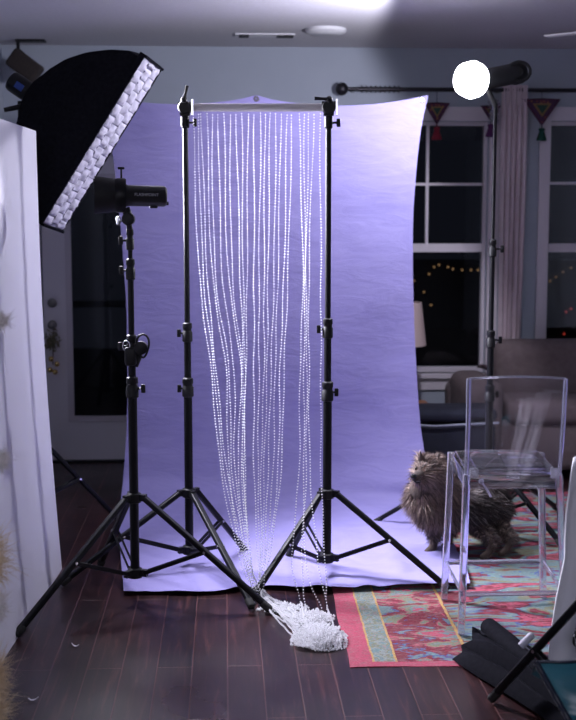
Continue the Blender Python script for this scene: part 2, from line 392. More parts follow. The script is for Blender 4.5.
def window(n, h, mid, muntin_x, muntin_z, cut):
    x0, x1, z0, z1 = h; yw = WALLY+0.05; fr_ = MB(); t_ = 0.022
    fr_.box(x0, x0+t_, yw, yw+.06, z0, z1); fr_.box(x1-t_, x1, yw, yw+.06, z0, z1)
    fr_.box(x0+t_, x1-t_, yw, yw+.06, z0, z0+.035); fr_.box(x0+t_, x1-t_, yw, yw+.06, z1-.025, z1)
    fr_.box(x0+t_, x1-t_, yw-.01, yw+.05, mid-.028, mid+.028)
    w_ = tag(fr_.build('window_%d' % n, 'trim', smooth=False), kind='structure')
    mm = MB()
    for mx_ in muntin_x: mm.box(mx_-.009, mx_+.009, yw+.01, yw+.04, mid+.028, z1-.025)
    for mz_ in muntin_z: mm.box(x0+t_, x1-t_, yw+.012, yw+.038, mz_-.009, mz_+.009)
    mm.build('muntin_grid', 'trim', w_, smooth=False)
    g_ = MB(); g_.box(x0+t_, x1-t_, yw+.022, yw+.027, mid+.028, z1-.025); g_.build('pane', 'glass', w_, smooth=False)
    g_ = MB(); g_.box(x0+t_, x1-t_, yw+.032, yw+.037, z0+.035, mid-.028); g_.build('pane', 'glass', w_, smooth=False)
    s_ = MB(); s_.box(x0-.1, x1+.1, WALLY-.05, WALLY+.05, z0-.03, z0); s_.box(x0-.07, x1+.07, WALLY-.02, WALLY, z0-.11, z0-.03); s_.build('window_sill', 'trim', w_, smooth=False)
    c_ = MB(); c_.box(x0-.07, x0, WALLY-.02, WALLY, z0, z1+.09); c_.box(x1, x1+.07, WALLY-.02, WALLY, z0, z1+.09); c_.box(x0, x1, WALLY-.02, WALLY, z1, z1+.09)
    c_.build('window_casing', 'trim', w_, smooth=False)
window(1, w1, W(450, 248).z, [W(429, 180).x], [W(450, 184).z], 0)
window(2, w2, W(560, 248).z, [w2[0]+0.45], [W(560, 183).z], 0)

# outside: porch floor, railing, garden lights
f = MB(); f.box(-6, 8, WALLY+0.16, 16, -0.25, -0.1); tag(f.build('ground', 'deck', smooth=False), kind='structure')
rl = thing('porch_railing', (dx0+.5, 9.4, -0.1), 'dark porch railing beyond the glass door', 'railing')
f = MB(); f.box(dx0-1, dx0+2.2, 9.37, 9.43, 0.93, 0.98); f.build('top_rail', 'deck', rl, smooth=False)
f = MB(); f.box(dx0-1, dx0+2.2, 9.38, 9.42, 0.0, 0.05); f.build('bottom_rail', 'deck', rl, smooth=False)
for i in range(5):
    f = MB(); f.box(dx0-.9+i*.72, dx0-.84+i*.72, 9.375, 9.425, -0.1, 0.93); f.build('post', 'deck', rl, smooth=False)
def bulb_string(pts, D, label, m, group=None, wire=True):
    P = [A(x, y, D) for x, y in pts]; root = thing('light_string', P[0], label, 'string lights', group)
    if wire:
        t_ = MB(); t_.tube([p+Vector((0, 0, .012)) for p in P], 0.003, 5); t_.build('wire', 'black_plastic', root)
    for p in P:
        b_ = MB(); b_.ball(p, 0.009, 8, 6); b_.build('bulb', m, root)
f = MB(); q = A(480, 300, 11.08); f.frame_box(Vector((q.x, q.y, .5)), SIDE*2.6, HEAD*.03, Z*.7); f.frame_box(Vector((q.x, q.y, 1.22)), SIDE*2.62, HEAD*.05, Z*.02); tag(f.build('garden_fence', 'deck', smooth=False), 'dark garden fence carrying the string lights outside the windows', 'fence')
bulb_string([(402, 288), (414, 281), (429, 274), (434, 267), (439, 265), (448, 267), (453, 269), (462, 270), (471, 270), (478, 270), (483, 275)], 11, 'warm string lights glowing outside the lower pane left of the tall stand', 'warm')
bulb_string([(546, 285), (550, 281), (556, 277), (563, 272), (571, 268)], 11, 'warm string lights glowing outside the far right window', 'warm')
bulb_string([(564, 334), (566, 312), (571, 309)], 11, 'red lights glowing outside the far right window', 'redbulb')
bulb_string([(431, 305), (424, 292)], 11, 'short pair of lights hanging low behind the lampshade', 'warm')

# ceiling pieces
def C(px, py): 
    r = ray(px, py); return CO + r*((CEIL-CAMZ)/r.z)
a = C(235, 34.5); b_ = C(295, 34.5)
v_ = thing('ceiling_vent', (a+b_)/2, 'narrow white slot vent in the ceiling with dark ends', 'vent')
f = MB(); f.box(a.x, b_.x, a.y-.06, a.y+.06, CEIL-.008, CEIL); f.build('cover', 'vent_white', v_, smooth=False)
for (p, q) in ((239, 249), (277, 294)):
    for k in range(4):
        f = MB(); f.box(C(p, 34).x, C(q, 34).x, a.y-.045+k*.025, a.y-.033+k*.025, CEIL-.014, CEIL-.008); f.build('slat', 'black_plastic', v_, smooth=False)
p = C(326, 29); f = MB(); f.lathe((p.x, p.y, CEIL), -Z, [(0, .12), (.015, .12), (.028, .1), (.03, .001)], 28)
tag(f.build('ceiling_speaker', 'vent_white'), 'flat round white disc on the ceiling right of the slot vent', 'ceiling fixture')
# ceiling fan: one blade tip reaches into the frame
p = C(546, 46); p2 = C(640, 33); p = Vector((p.x, p.y, CEIL-.20)); 
p = A(546, 46, 6.2); hub = p + (A(576, 41, 6.1)-p).normalized()*0.75
fan = thing('ceiling_fan', (hub.x, hub.y, CEIL), 'pale ceiling fan blade reaching in at the top right corner', 'ceiling fan')
f = MB(); f.lathe((hub.x, hub.y, CEIL), -Z, [(0, .07), (.03, .06), (.035, .015), (CEIL-hub.z-.06, .015), (CEIL-hub.z-.055, .1), (CEIL-hub.z+.04, .11), (CEIL-hub.z+.06, .05)], 20); f.build('motor', 'vent_white', fan)
d0 = (p-hub); d0.z = 0; a0 = atan2(d0.y, d0.x)
for k in range(4):
    an = a0 + k*pi/2; d = Vector((cos(an), sin(an), 0)); s_ = Vector((-sin(an), cos(an), 0))
    f = MB(); f.rbox(hub + d*.43 + Vector((0, 0, -.0)), d*.32, s_*.03, Z*.004, .006, 2); f.build('blade', 'vent_white', fan)

# brown box speaker hung in the left corner of the ceiling
cc = A(25, 66, 7.65); sp = thing('corner_speaker', cc, 'tilted dark brown speaker hung from the ceiling in the left corner', 'speaker')
ux = (SIDE*0.80 - Z*0.60).normalized(); uz = (SIDE*0.60 + Z*0.80).normalized(); uy = HEAD
f = MB(); f.rbox(cc, ux*.10, uy*.07, uz*.062, .02, 4); f.build('cabinet', 'speaker', sp)
f = MB(); top = Vector((cc.x-.04, cc.y, CEIL)); f.tube([cc - ux*.02 + uz*.05, (cc+top)/2 + Vector((-.02, 0, 0.02)), top], .012, 8); f.frame_box(top+X*.08-Z*.006, X*.09, Y*.04, Z*.006); f.build('mount_bracket', 'black_metal', sp)

# ------------------------------------------------------------------ curtain rod, curtain, pennants
r0 = W(345, 89, .09); r1 = W(640, 88, .09); RZ = r0.z; RY = r0.y
rod = thing('curtain_rod', r0, 'dark curtain rod with round finial above both windows', 'curtain rod')
f = MB(); f.tube([(r0.x, RY, RZ), (r1.x, RY, RZ)], .013, 12); f.build('rod', 'rod', rod)
f = MB(); f.ball((r0.x-.02, RY, RZ), .042, 16, 10); f.build('finial', 'rod', rod)
for px in (352, 497, 600):
    q = W(px, 89); f = MB(); f.box(q.x-.012, q.x+.012, RY, WALLY, RZ-.012, RZ+.012); f.build('bracket', 'rod', rod)
for i in range(9):
    q = W(360+i*4.6, 89); f = MB(); f.lathe((q.x, RY, RZ), X, [(-.004, .022), (.004, .022)], 14); f.build('ring', 'rod', rod)
def curtain(px0, px1, ztop, zbot, amp, n, label, edge_fn=None):
    P = []; xa = W(px0, 200).x; xb = W(px1, 200).x
    for i in range(25):
        t_ = i/24; z_ = ztop + (zbot-ztop)*t_; row = []
        for j in range(n*8+1):
            s_ = j/(n*8); ph = 2*pi*n*s_
            k = 1 + 0.12*sin(t_*3+1) ; x_ = xa + (xb-xa)*(0.5 + (s_-.5)*k) + .004*sin(ph*2+t_*4)
            row.append((x_, RY + amp*cos(ph) * (0.6+0.5*t_) + .006*sin(ph*.37+t_*5), z_))
        P.append(row)
    f = MB(); f.slab(P, .003); c_ = f.build('curtain', 'curtain', angle=80); tag(c_, label, 'curtain'); return c_
cu = curtain(498, 521, RZ+.03, 0.45, .022, 5, 'blush pink pleated curtain panel hanging between the two windows')
tp = MB()
for i in range(8):
    q = W(500+i*2.7, 100).x; tp.tube([(q, RY-.035, RZ+.03), (q+.003, RY-.033, RZ-.10)], .005, 6)
tp.build('pleat_tape', 'curtain', cu)

m = M['pennant'] = mat('embroidered_pennant', (0.05, 0.02, 0.05), 0.9); N, L, b = nodes(m)
ck = N.new('ShaderNodeTexVoronoi'); ck.inputs['Scale'].default_value = 38; L.new(objco(N, L), ck.inputs['Vector'])
L.new(ramp(N, L, ck.outputs['Distance'], [(0.0, (0.35, 0.22, 0.08)), (0.28, (0.16, 0.03, 0.04)), (0.45, (0.04, 0.018, 0.05)), (0.7, (0.06, 0.02, 0.06))]), b.inputs['Base Color'])
M['pennant_edge'] = mat('pennant_border', (0.06, 0.012, 0.04), 0.9); M['pennant_gold'] = mat('gold_braid', (0.22, 0.13, 0.04), 0.7); M['pennant_green'] = mat('green_patch', (0.015, 0.05, 0.035), 0.8)
for nm, c in (('tas_green', (0.003, 0.05, 0.035)), ('tas_red', (0.22, 0.012, 0.03)), ('tas_purple', (0.07, 0.01, 0.08))): M[nm] = mat(nm + '_yarn', c, 0.9)
def pennant(px, py, wpx, hpx, tas, label):
    tl = W(px-wpx/2, py, .11); tr_ = W(px+wpx/2, py, .11); bt = W(px, py+hpx, .11)
    root = thing('pennant', ((tl+tr_)/2), label, 'pennant', 'embroidered pennants on the curtain rod')
    cen = (tl+tr_+bt)/3
    def tri(sc, y0, y1):
        g_ = MB(); b0 = len(g_.v)
        for yy in (y0, y1):
            for q in (tl, tr_, bt): v_ = cen + (q-cen)*sc; g_.v.append((v_.x, tl.y+yy, v_.z))
        for fc in ((0, 1, 2), (5, 4, 3), (0, 3, 4, 1), (1, 4, 5, 2), (2, 5, 3, 0)): g_.face(fc)
        return g_
    tri(1, 0, .008).build('border', 'pennant_edge', root, smooth=False)
    tri(.82, -.003, 0).build('panel', 'pennant', root, smooth=False)
    tri(.5, -.006, -.003).build('braid', 'pennant_gold', root, smooth=False)
    tri(.33, -.009, -.006).build('centre_patch', 'pennant_green', root, smooth=False)
    f = MB(); f.tube([(tl.x, tl.y+.02, tl.z), ((tl.x+tr_.x)/2, tl.y+.004, tl.z+.004), (tr_.x, tl.y+.02, tl.z)], .003, 5); f.tube([(px_.x, tl.y+.004, px_.z) for px_ in ((tl+tr_)/2, Vector(((tl.x+tr_.x)/2, tl.y, RZ+.01)))], .002, 5); f.build('cord', 'rod', root)
    f = MB(); f.lathe((bt.x, bt.y+.004, bt.z+.01), -Z, [(0, .004), (.02, .004), (.025, .018), (.035, .022), (.045, .016), (.055, .02), (.1, .034), (.105, .03), (.106, .001)], 14); f.build('tassel', tas, root)
pennant(542, 99, 38, 27, 'tas_green', 'dark embroidered triangular pennant with green tassel at upper right')
pennant(437, 103, 26, 22, 'tas_red', 'dim triangular pennant with red tassel beside the backdrop corner')
pennant(491, 106, 20, 16, 'tas_purple', 'small triangular pennant with purple tassel left of the curtain')
f = MB(); 
for i in range(260):
    q = W(494+random.gauss(0, 2.2), 100+random.random()*22, .17); d = Vector((random.gauss(0, 1), random.gauss(0, 1), random.gauss(0, 1))).normalized()*.014
    s_ = d.cross(Vector((random.random(), random.random(), 1))).normalized()*.003; b0 = len(f.v); f.v += [tuple(q-d-s_), tuple(q+d-s_), tuple(q+d+s_), tuple(q-d+s_)]; f.face((b0, b0+1, b0+2, b0+3))
tag(f.build('tinsel', 'silver', smooth=False), 'silver tinsel tuft hanging by the curtain top', 'tinsel', kind='stuff')

# ------------------------------------------------------------------ bell hanger on the door knob
p = W(52, 327, -.02+.05); bh = thing('bell_hanger', p, 'jingle bell door hanger with gold bells on the knob', 'bells')
f = MB(); f.tube([p+Vector((-.012, 0, 0)), p+Vector((0, -.01, .02)), p+Vector((.012, 0, 0)), p+Vector((.008, 0, -.07)), p+Vector((0, 0, -.25))], .005, 6); f.build('strap', 'throw', bh)
f = MB()
for i in range(70):
    q = W(52+random.gauss(0, 3.2), 341+random.gauss(0, 5.5), .04); d = Vector((random.gauss(0, 1), random.gauss(0, .5), random.gauss(0, 1))).normalized()*.02; f.tube([q-d, q, q+d], [.001, .006, .001], 5)
f.build('leaf_cluster', mottled('bow_leaf', (0.10, 0.095, 0.06), (0.25, 0.22, 0.12), 30, 0.5), bh)
for (x_, y_) in ((51, 359), (57, 364), (50, 370), (55, 372)):
    q = W(x_, y_, .04); f = MB(); f.ball(q, .018, 14, 10); f.build('bell', 'gold', bh)

# ------------------------------------------------------------------ sofa, ottoman, lamp at the windows
s0 = A(458, 400, 7.45).x; s1 = 2.75
sofa = thing('sofa', (s0+.8, 7.3, 0), 'taupe upholstered sofa under the far right windows', 'sofa')
zt = A(500, 381, 7.72).z
f = MB(); f.rbox((s0/2+s1/2, 7.78, zt/2+.05), X*((s1-s0)/2), Y*.13, Z*(zt/2-.05), .08, 5); f.build('back', 'sofa', sofa)
f = MB(); f.rbox((s0/2+s1/2, 7.50, .22), X*((s1-s0)/2), Y*.30, Z*.16, .05, 4); f.build('base', 'sofa', sofa)
f = MB(); f.rbox((s0+.13, 7.48, .34), X*.12, Y*.32, Z*.29, .08, 5); f.build('arm', 'sofa', sofa)
for k in range(2):
    f = MB(); f.rbox((s0+.27+.42+k*.86, 7.42, .43), X*.42, Y*.26, Z*.08, .06, 5); f.build('seat_cushion', 'sofa', sofa)
    f = MB(); f.rbox((s0+.27+.42+k*.86, 7.6, .64), X*.42, Y*.09+Z*.02, Z*.2, .08, 5); f.build('back_cushion', 'sofa', sofa)
for (x_, y_) in ((s0+.08, 7.26), (s0+.08, 7.75), (s1-.1, 7.26), (s1-.1, 7.75)):
    f = MB(); f.tube([(x_, y_, .07), (x_, y_, 0)], [.03, .022], 10); f.build('leg', 'rod', sofa)
# throw draped on sofa back
P = []
xa = A(500, 370, 7.3).x; xb = A(556, 370, 7.3).x
for i in range(30):
    t_ = i/29; row = []
    for j in range(30):
        s_ = j/29; x_ = xa + (xb-xa)*s_ + .03*sin(t_*5+s_*3)
        if t_ < .3: y_ = 7.90 - t_/.3*.28; z_ = zt+.035 + .03*sin(t_/.3*pi) 
        else: y_ = 7.62-.12*((t_-.3)/.7); z_ = zt+.03 - (t_-.3)*.55
        nz = noise.noise(Vector((x_*9+z_*4, z_*7, 1)))*.035
        row.append((x_, y_-.02+nz*.6, z_ + abs(nz)))
    P.append(row)
f = MB(); f.slab(P, .012); tag(f.build('throw_blanket', 'throw', angle=80), 'crumpled brown throw blanket over the sofa back', 'blanket')
# navy ottoman with pale piping
o0 = A(420, 440, 6.97); o1 = A(496, 440, 6.97)
oz = A(440, 409, 7.0).z; om = A(440, 426, 6.93).z
ot = thing('storage_ottoman', ((o0.x+o1.x)/2, 6.8, 0), 'navy storage ottoman with pale piping beside the sofa', 'ottoman')
cx_ = (o0.x-.12+o1.x)/2; hx = (o1.x-(o0.x-.12))/2
f = MB(); f.rbox((cx_, 7.04, (om+.05)/2), X*hx, Y*.14, Z*((om-.05)/2), .02, 3); f.build('body', 'navy', ot)
f = MB(); f.rbox((cx_, 7.04, (om+oz)/2+.008), X*(hx+.01), Y*.15, Z*((oz-om)/2-.006), .035, 5); f.build('lid', 'navy', ot)
f = MB(); f.tube([(cx_-hx-.012, 6.888, om+.012), (cx_-hx*.3, 6.884, om-.002), (cx_+hx*.3, 6.884, om+.006), (cx_+hx+.012, 6.888, om+.012)], .006, 8); f.build('piping', 'piping', ot)
for (a_, b_) in ((-1, -1), (1, -1), (1, 1), (-1, 1)):
    f = MB(); f.tube([(cx_+a_*(hx-.05), 7.04+b_*.1, .055), (cx_+a_*(hx-.05), 7.04+b_*.1, 0)], .02, 8); f.build('foot', 'rod', ot)
# side table + lamp
tz = A(424, 404, 7.55).z; tx = A(412, 404, 7.5).x
tb = thing('side_table', (tx, 7.5, 0), 'small wooden side table below the window behind the backdrop', 'table')
f = MB(); f.rbox((tx-.02, 7.5, tz-.02), X*.14, Y*.16, Z*.02, .006, 2); f.build('tabletop', 'wood', tb)
for (a_, b_) in ((-1, -1), (1, -1), (1, 1), (-1, 1)):
    f = MB(); f.tube([(tx-.02+a_*.11, 7.5+b_*.12, tz-.04), (tx-.02+a_*.12, 7.5+b_*.13, 0)], [.018, .012], 8); f.build('leg', 'wood', tb)
lp = thing('table_lamp', (tx-.08, 7.52, tz), 'unlit table lamp with beige drum shade half hidden by backdrop', 'lamp')
lz0_ = A(420, 346, 7.5).z; lz1_ = A(420, 303, 7.5).z; rx = A(428, 340, 7.5).x-(tx-.08)
f = MB(); f.lathe((tx-.08, 7.52, tz), Z, [(0, .07), (.015, .07), (.03, .03), (.08, .055), (.14, .045), (.18, .015), (lz0_-tz+.06, .01)], 20); f.build('base', 'bronze', lp)
P = [[(tx-.08+cos(2*pi*j/32)*r_, 7.52+sin(2*pi*j/32)*r_, z_) for j in range(32)] for (z_, r_) in ((lz0_, rx), (lz1_, rx*.82), (lz1_, rx*.82-.006), (lz0_, rx-.006))]
f = MB(); f.grid(P, True, True); f.build('lamp_shade', 'shade', lp)

# ------------------------------------------------------------------ backdrop
ctrl = [  # (row point left, row point right)
 (A(107, 97, 6.95), A(428.5, 95, 6.75)), (A(110, 130, 6.95), A(421, 130, 6.76)), (A(116, 180, 6.95), A(415.5, 180, 6.78)), (A(121, 230, 6.95), A(413, 230, 6.8)),
 (A(126, 300, 6.94), A(413.5, 300, 6.8)), (A(127.5, 370, 6.92), A(416.5, 370, 6.8)), (A(127, 420, 6.9), A(420, 420, 6.8)), (A(125, 455, 6.86), A(425, 455, 6.75)),
 (A(123, 480, 6.8), A(430, 480, 6.68)), (F(121, 499, .05), F(434, 497, .05)), (F(119, 512, .02), F(438, 512, .02)), (F(119, 530, .018), F(444, 530, .018)), (F(120, 550, .016), F(455, 548, .02)), (F(122, 572, .016), F(465, 566, .022)), (F(124, 592, .016), F(470, 584, .024))]
def catmull(P, t_):
    n = len(P)-1; x = min(max(t_*n, 0), n-1e-6); i = int(x); u_ = x-i
    p0 = P[max(i-1, 0)]; p1 = P[i]; p2 = P[i+1]; p3 = P[min(i+2, n)]
    return ((p1*2) + (p2-p0)*u_ + (p0*2-p1*5+p2*4-p3)*u_*u_ + (p1*3-p0-p2*3+p3)*u_**3)*.5
Lc = [c[0] for c in ctrl]; Rc = [c[1] for c in ctrl]; NR, NC = 170, 110; P = []
for i in range(NR+1):
    t_ = i/NR; l_ = catmull(Lc, t_); r_ = catmull(Rc, t_); row = []
    for j in range(NC+1):
        s_ = j/NC; p = l_.lerp(r_, s_)
        fl_ = min(1, max(0, (t_-.62)/.05))                 # 1 on the floor part
        q = s_/.47 if s_ < .47 else (s_-.47)/.53
        sag = .042*(1-(2*q-1)**2) if s_ < .47 else .055*(1-(2*q-1)**2)
        pin = .006*max(0, 1-abs(s_-.475)/.05)
        p.z -= (sag-pin)*max(0, 1-t_*9)
        wn = noise.noise(Vector((p.x*1.6, p.z*7, 2)))*.007 + noise.noise(Vector((p.x*5, p.z*16, 7)))*.0035
        p = p - HEAD*wn*(1-fl_)
        if fl_ > 0:
            rip = abs(noise.noise(Vector((p.x*3.2, p.y*9+p.x*3, 5))))*.018 + max(0, noise.noise(Vector((p.x*7, p.y*6, 9))))*.008
            fr_e = max(0, (t_-.93)/.07)
            p.z = max(p.z, .010) + rip*fl_ + fr_e*max(0, noise.noise(Vector((p.x*9, 0, 3))))*.022
            p = p + HEAD*fr_e*(noise.noise(Vector((p.x*3, 1, 4)))*.06) - Z*fr_e*0.004
        row.append(p)
    P.append(row)
bd = MB(); bd.slab(P, .0012); BD = bd.build('backdrop', 'muslin', angle=80)
tag(BD, 'lavender fabric photo backdrop hanging behind the bead curtain and sweeping onto floor', 'backdrop')
for (i_, j_) in ((2, int(NC*.475)), (2, NC-2), (2, 2)):
    q = P[i_][j_]; f = MB(); f.lathe(q + HEAD*.006, -HEAD, [(0, .016), (.008, .016), (.012, .012), (.012, .006), (.004, .006), (.004, .0005)], 16); f.build('grommet', 'bronze', BD)
# thin frame holding the backdrop up from behind
bf = thing('backdrop_stand', G(262, 7.15), 'thin black X frame hidden behind the lavender backdrop', 'stand')
f = MB()
tl_, tr2, tm_ = P[2][2]+HEAD*.02, P[2][NC-2]+HEAD*.02, P[2][int(NC*.475)]+HEAD*.02
hubp = A(262, 330, 7.12)
for q in (tl_, tr2, tm_): f.tube([q, hubp], .006, 8)
f.build('upper_arm', 'black_metal', bf)
for q in (G(190, 7.25), G(335, 7.25), G(262, 7.5)):
    g_ = MB(); g_.tube([hubp, q], .009, 8); g_.build('leg', 'black_metal', bf)
f = MB(); f.ball(hubp, .03, 12, 8); f.build('hub', 'black_plastic', bf)

# ------------------------------------------------------------------ rug
rl_ = F(350, 668); rb_ = F(333, 596); ax_r = (rb_-rl_).normalized(); ax_f = Vector((ax_r.y, -ax_r.x, 0))
rug = MB(); Wd, Lg = 1.75, 2.75; P = []
for i in range(60):
    row = []
    for j in range(46):
        u_ = Wd*j/45; v_ = Lg*i/59
        e_ = .0
        q = Vector((u_ + .004*sin(v_*9) * (j == 0), v_ + .004*sin(u_*11)*(i == 0), .003+.0015*noise.noise(Vector((u_*6, v_*6, 0)))))
        row.append(q)
    P.append(row)
rug.slab(P, .005)
rg = rug.build('area_rug', 'rug', origin=(0, 0, 0), angle=80); rg.location = rl_; rg.rotation_euler = (0, 0, atan2(ax_f.y, ax_f.x)); tag(rg, 'distressed pink, red and teal patterned rug under the clear stool', 'rug')

# ------------------------------------------------------------------ tripod light stands
def knob(mb, p, d, l=.035):
    d = d.normalized(); mb.tube([p, p+d*l], .005, 8); s_ = d.cross(Z).normalized() if abs(d.z) < .9 else X
    mb.rbox(p+d*(l+.006), d*.009, Z*.018, s_*.006, .004, 2)
def light_stand(loc, ztop, feet, zcol, zlow, secs, label, group='black tripod light stands', lean=Vector((0, 0, 0)), rp=.0195, lw=.0135):
    root = thing('light_stand', loc, label, 'light stand', group)
    base = Vector(loc)
    def at(z_): return base + Z*z_ + lean*z_
    zz_ = [zlow-.02] + [s[0] for s in secs] + [ztop]
    for i in range(len(zz_)-1):
        f = MB(); f.tube([at(zz_[i]), at(zz_[i+1])], rp*(1-.17*i), 14); f.build('pole_section', 'black_metal', root)
    for i, s in enumerate(secs):
        f = MB(); r_ = rp*(1-.17*i); c_ = at(s[0]); ax = (at(s[0]+.05)-at(s[0])).normalized()
        f.lathe(c_-ax*.05, ax, [(0, r_+.002), (.004, r_+.007), (.045, r_+.007), (.05, r_+.003), (.06, r_+.003), (.064, r_+.006), (.085, r_+.005), (.09, r_*.8)], 16)
        cl = f.build('collar', 'black_plastic', root)
        f = MB(); an = s[1]; d = SIDE*cos(an) - HEAD*sin(an); knob(f, c_-ax*.01 + d*.012, d, s[2] if len(s) > 2 else .03); f.build('knob', 'black_plastic', cl)
    for (z_, nm) in ((zcol, 'leg_collar'), (zlow, 'brace_collar')):
        f = MB(); f.lathe(at(z_-.025), Z, [(0, rp+.003), (.003, rp+.011), (.04, rp+.011), (.044, rp+.004)], 16)
        for q in feet:
            d = (q-base); d.z = 0; d.normalize(); f.frame_box(at(z_)+d*(rp+.018), d*.018, d.cross(Z)*.011, Z*.014)
        f.build(nm, 'black_plastic', root)
    for q in feet:
        d = (q-base); d.z = 0; dn = d.normalized(); a_ = at(zcol)+dn*(rp+.025); e_ = Vector((q.x, q.y, .026)); sd = dn.cross(Z).normalized()
        ld = (e_-a_).normalized(); up = ld.cross(sd).normalized()
        f = MB(); c_ = (a_+e_)/2; f.rbox(c_, ld*((e_-a_).length/2), sd*lw, up*lw*.85, .006, 3); lg = f.build('leg', 'black_metal', root)
        f = MB(); f.rbox(e_-Z*.003-ld*.01, ld*.026, sd*.016, up*.0145, .010, 4); f.build('rubber_foot', 'rubber', lg)
        m_ = a_.lerp(e_, .50); b_ = at(zlow)+dn*(rp+.022)
        for sg in (-1, 1):
            f = MB(); bd_ = (m_-b_).normalized(); f.rbox((m_+b_)/2+sd*sg*.0125, bd_*((m_-b_).length/2), sd*.0022, bd_.cross(sd).normalized()*.0085, .002, 1); f.build('brace', 'black_metal', root)
        f = MB(); f.tube([m_-sd*.018, m_+sd*.018], .006, 8); f.build('rivet', 'chrome', lg)
    return root, at
# near left stand with the strobe
DA = 4.96; bA = G(132.5, DA)
zA = lambda py, px=132: A(px, py, DA).z
sA, atA = light_stand(bA, zA(222), [F(18, 636, .01), F(268, 611, .01), F(101, 566, .01)], zA(497), zA(572), [(zA(386), 0.2), (zA(344), pi), (zA(268), pi*.95, .02), (zA(238), pi, .02)],
                      'tall black light stand at left front carrying the small strobe', lean=(A(130, 222, DA)-A(130, 222, DA)))
# left and right stands holding the cross bar
DL = 5.42; bL = G(188, DL); zL = lambda py: A(188, py, DL).z
DR = 5.27; bR = G(327.5, DR); zR = lambda py: A(327, py, DR).z
sL, atL = light_stand(bL, zL(112), [F(64, 585, .01), F(251, 608, .01), F(245, 551, .02)], zL(492), zL(549), [(zL(386), pi*.9, .022), (zL(331), pi, .02)], 'black light stand holding the left end of the bead curtain bar')
sR, atR = light_stand(bR, zR(112), [F(253, 600, .01), F(446, 588, .02), F(289, 556, .02)], zR(493), zR(557), [(zR(390), 0.1, .022), (zR(327), pi, .022)], 'black light stand holding the right end of the bead curtain bar')
# far right stand with the bare flash
DK = 6.05; bK = G(489.5, DK); zK = lambda py: A(490, py, DK).z
sK, atK = light_stand(bK, zK(104), [F(376, 522, .02), F(561, 545, .02), G(560, 6.5)], zK(462), zK(512), [(zK(392), 0.1, .02), (zK(338), 0.1, .03), (zK(247), .1, .03)], 'tall black light stand at right behind the clear stool, carrying the lit flash')
# softbox stand behind the white board
DS = 5.95; bS = G(30, DS)
sS, atS = light_stand(bS, A(24, 112, DS).z, [F(117, 521, .01), G(-10, 5.55), G(-30, 6.4)], A(30, 438, DS).z, A(30, 500, DS).z, [(A(30, 330, DS).z, 0), (A(30, 230, DS).z, 0)], 'black light stand behind the white board at far left, carrying the softbox')

# ------------------------------------------------------------------ cross bar with clamps
ba = A(196, 107.5, DL); bb = A(324, 107.5, DR)
bar_d = (bb-ba).normalized()
f = MB(); f.tube([ba-bar_d*.02, bb+bar_d*.0], .0175, 18); 
tag(f.build('cross_bar', 'paper_tube'), 'pale grey tube bar clamped between the two middle stands', 'bar')
def grip_head(at_, top, sgn, hd, label):
    root = thing('grip_head', top, label, 'clamp', 'grip heads on the middle stands')
    f = MB(); f.lathe(top-Z*.045, Z, [(0, .015), (.004, .019), (.05, .019), (.055, .012)], 16); f.build('socket', 'black_metal', root)
    c_ = top + Z*.045
    f = MB(); f.lathe(c_-HEAD*.032, HEAD, [(0, .026), (.006, .03), (.026, .03), (.028, .024), (.036, .024), (.038, .03), (.06, .03), (.064, .02)], 22); f.build('jaw_disc', 'chrome' if sgn < 0 else 'black_metal', root)
    f = MB(); f.frame_box(c_+Z*.012-SIDE*.0, SIDE*.03, HEAD*.02, Z*.012); f.frame_box(c_-Z*.02, SIDE*.022, HEAD*.022, Z*.016); f.build('jaw_body', 'black_metal', root)
    f = MB(); d = Vector(hd).normalized(); f.tube([c_+Z*.03-HEAD*.05, c_+Z*.03-HEAD*.052+d*.025, c_+Z*.03-HEAD*.052+d*.062], [.009, .0065, .008], 10); f.ball(c_+Z*.03-HEAD*.05, .014, 10, 8); f.build('handle', 'black_plastic', root)
    f = MB(); k_ = top-Z*.02; knob(f, k_+SIDE*.015, SIDE, .022); f.build('knob', 'black_plastic', root)
    f = MB(); f.frame_box(c_+SIDE*sgn*.034, SIDE*.004, HEAD*.03, Z*.034); f.build('end_plate', 'chrome', root)
grip_head(atL, atL(zL(118)), 1, SIDE*(-.1)+Z*1.0+SIDE*.35, 'black and chrome grip head at the left end of the bar')
grip_head(atR, atR(zR(118)), 1, -SIDE+Z*.05, 'black grip head with side lever at the right end of the bar')

# ------------------------------------------------------------------ bead curtain
tops = [193, 198, 201, 207, 212, 218, 224, 230, 236, 242, 248, 254, 261, 265, 270, 276, 281, 287, 292, 299, 304, 309, 314, 320]
p270 = [199, 203, 207, 212, 215, 222, 228, 232, 240, 243, 247, 254, 259, 264, 268, 274, 278, 284, 288, 303, 305, 306, 309, 321]
p370 = [211, 214, 216, 226, 229, 234, 241, 242, 243.5, 245, 246, 254, 259, 264, 267, 271, 275, 280, 284, 300, 304, 307, 309, 321]
p470 = [221, 224, 227, 229, 232, 235, 238, 242, 243, 245, 244, 254, 258, 261, 264, 268, 273, 278, 281, 299, 304, 306, 310, 321]
p560 = [240, 243, 244, 245, 247, 247, 249, 248, 250, 251, 250, 258, 260, 261, 262, 264, 266, 268, 269, 292, 302, 305, 318, 325]
bc = MB(); crys = []
def beads(path, step=.0125, r=.0034):
    acc = random.random()*step
    for a_, b_ in zip(path, path[1:]):
        d_ = (b_-a_).length; 
        while acc < d_: bc.octa(tuple(a_.lerp(b_, acc/d_)), r*random.uniform(.85, 1.15)); acc += step
        acc -= d_
pile_c = F(320, 633)
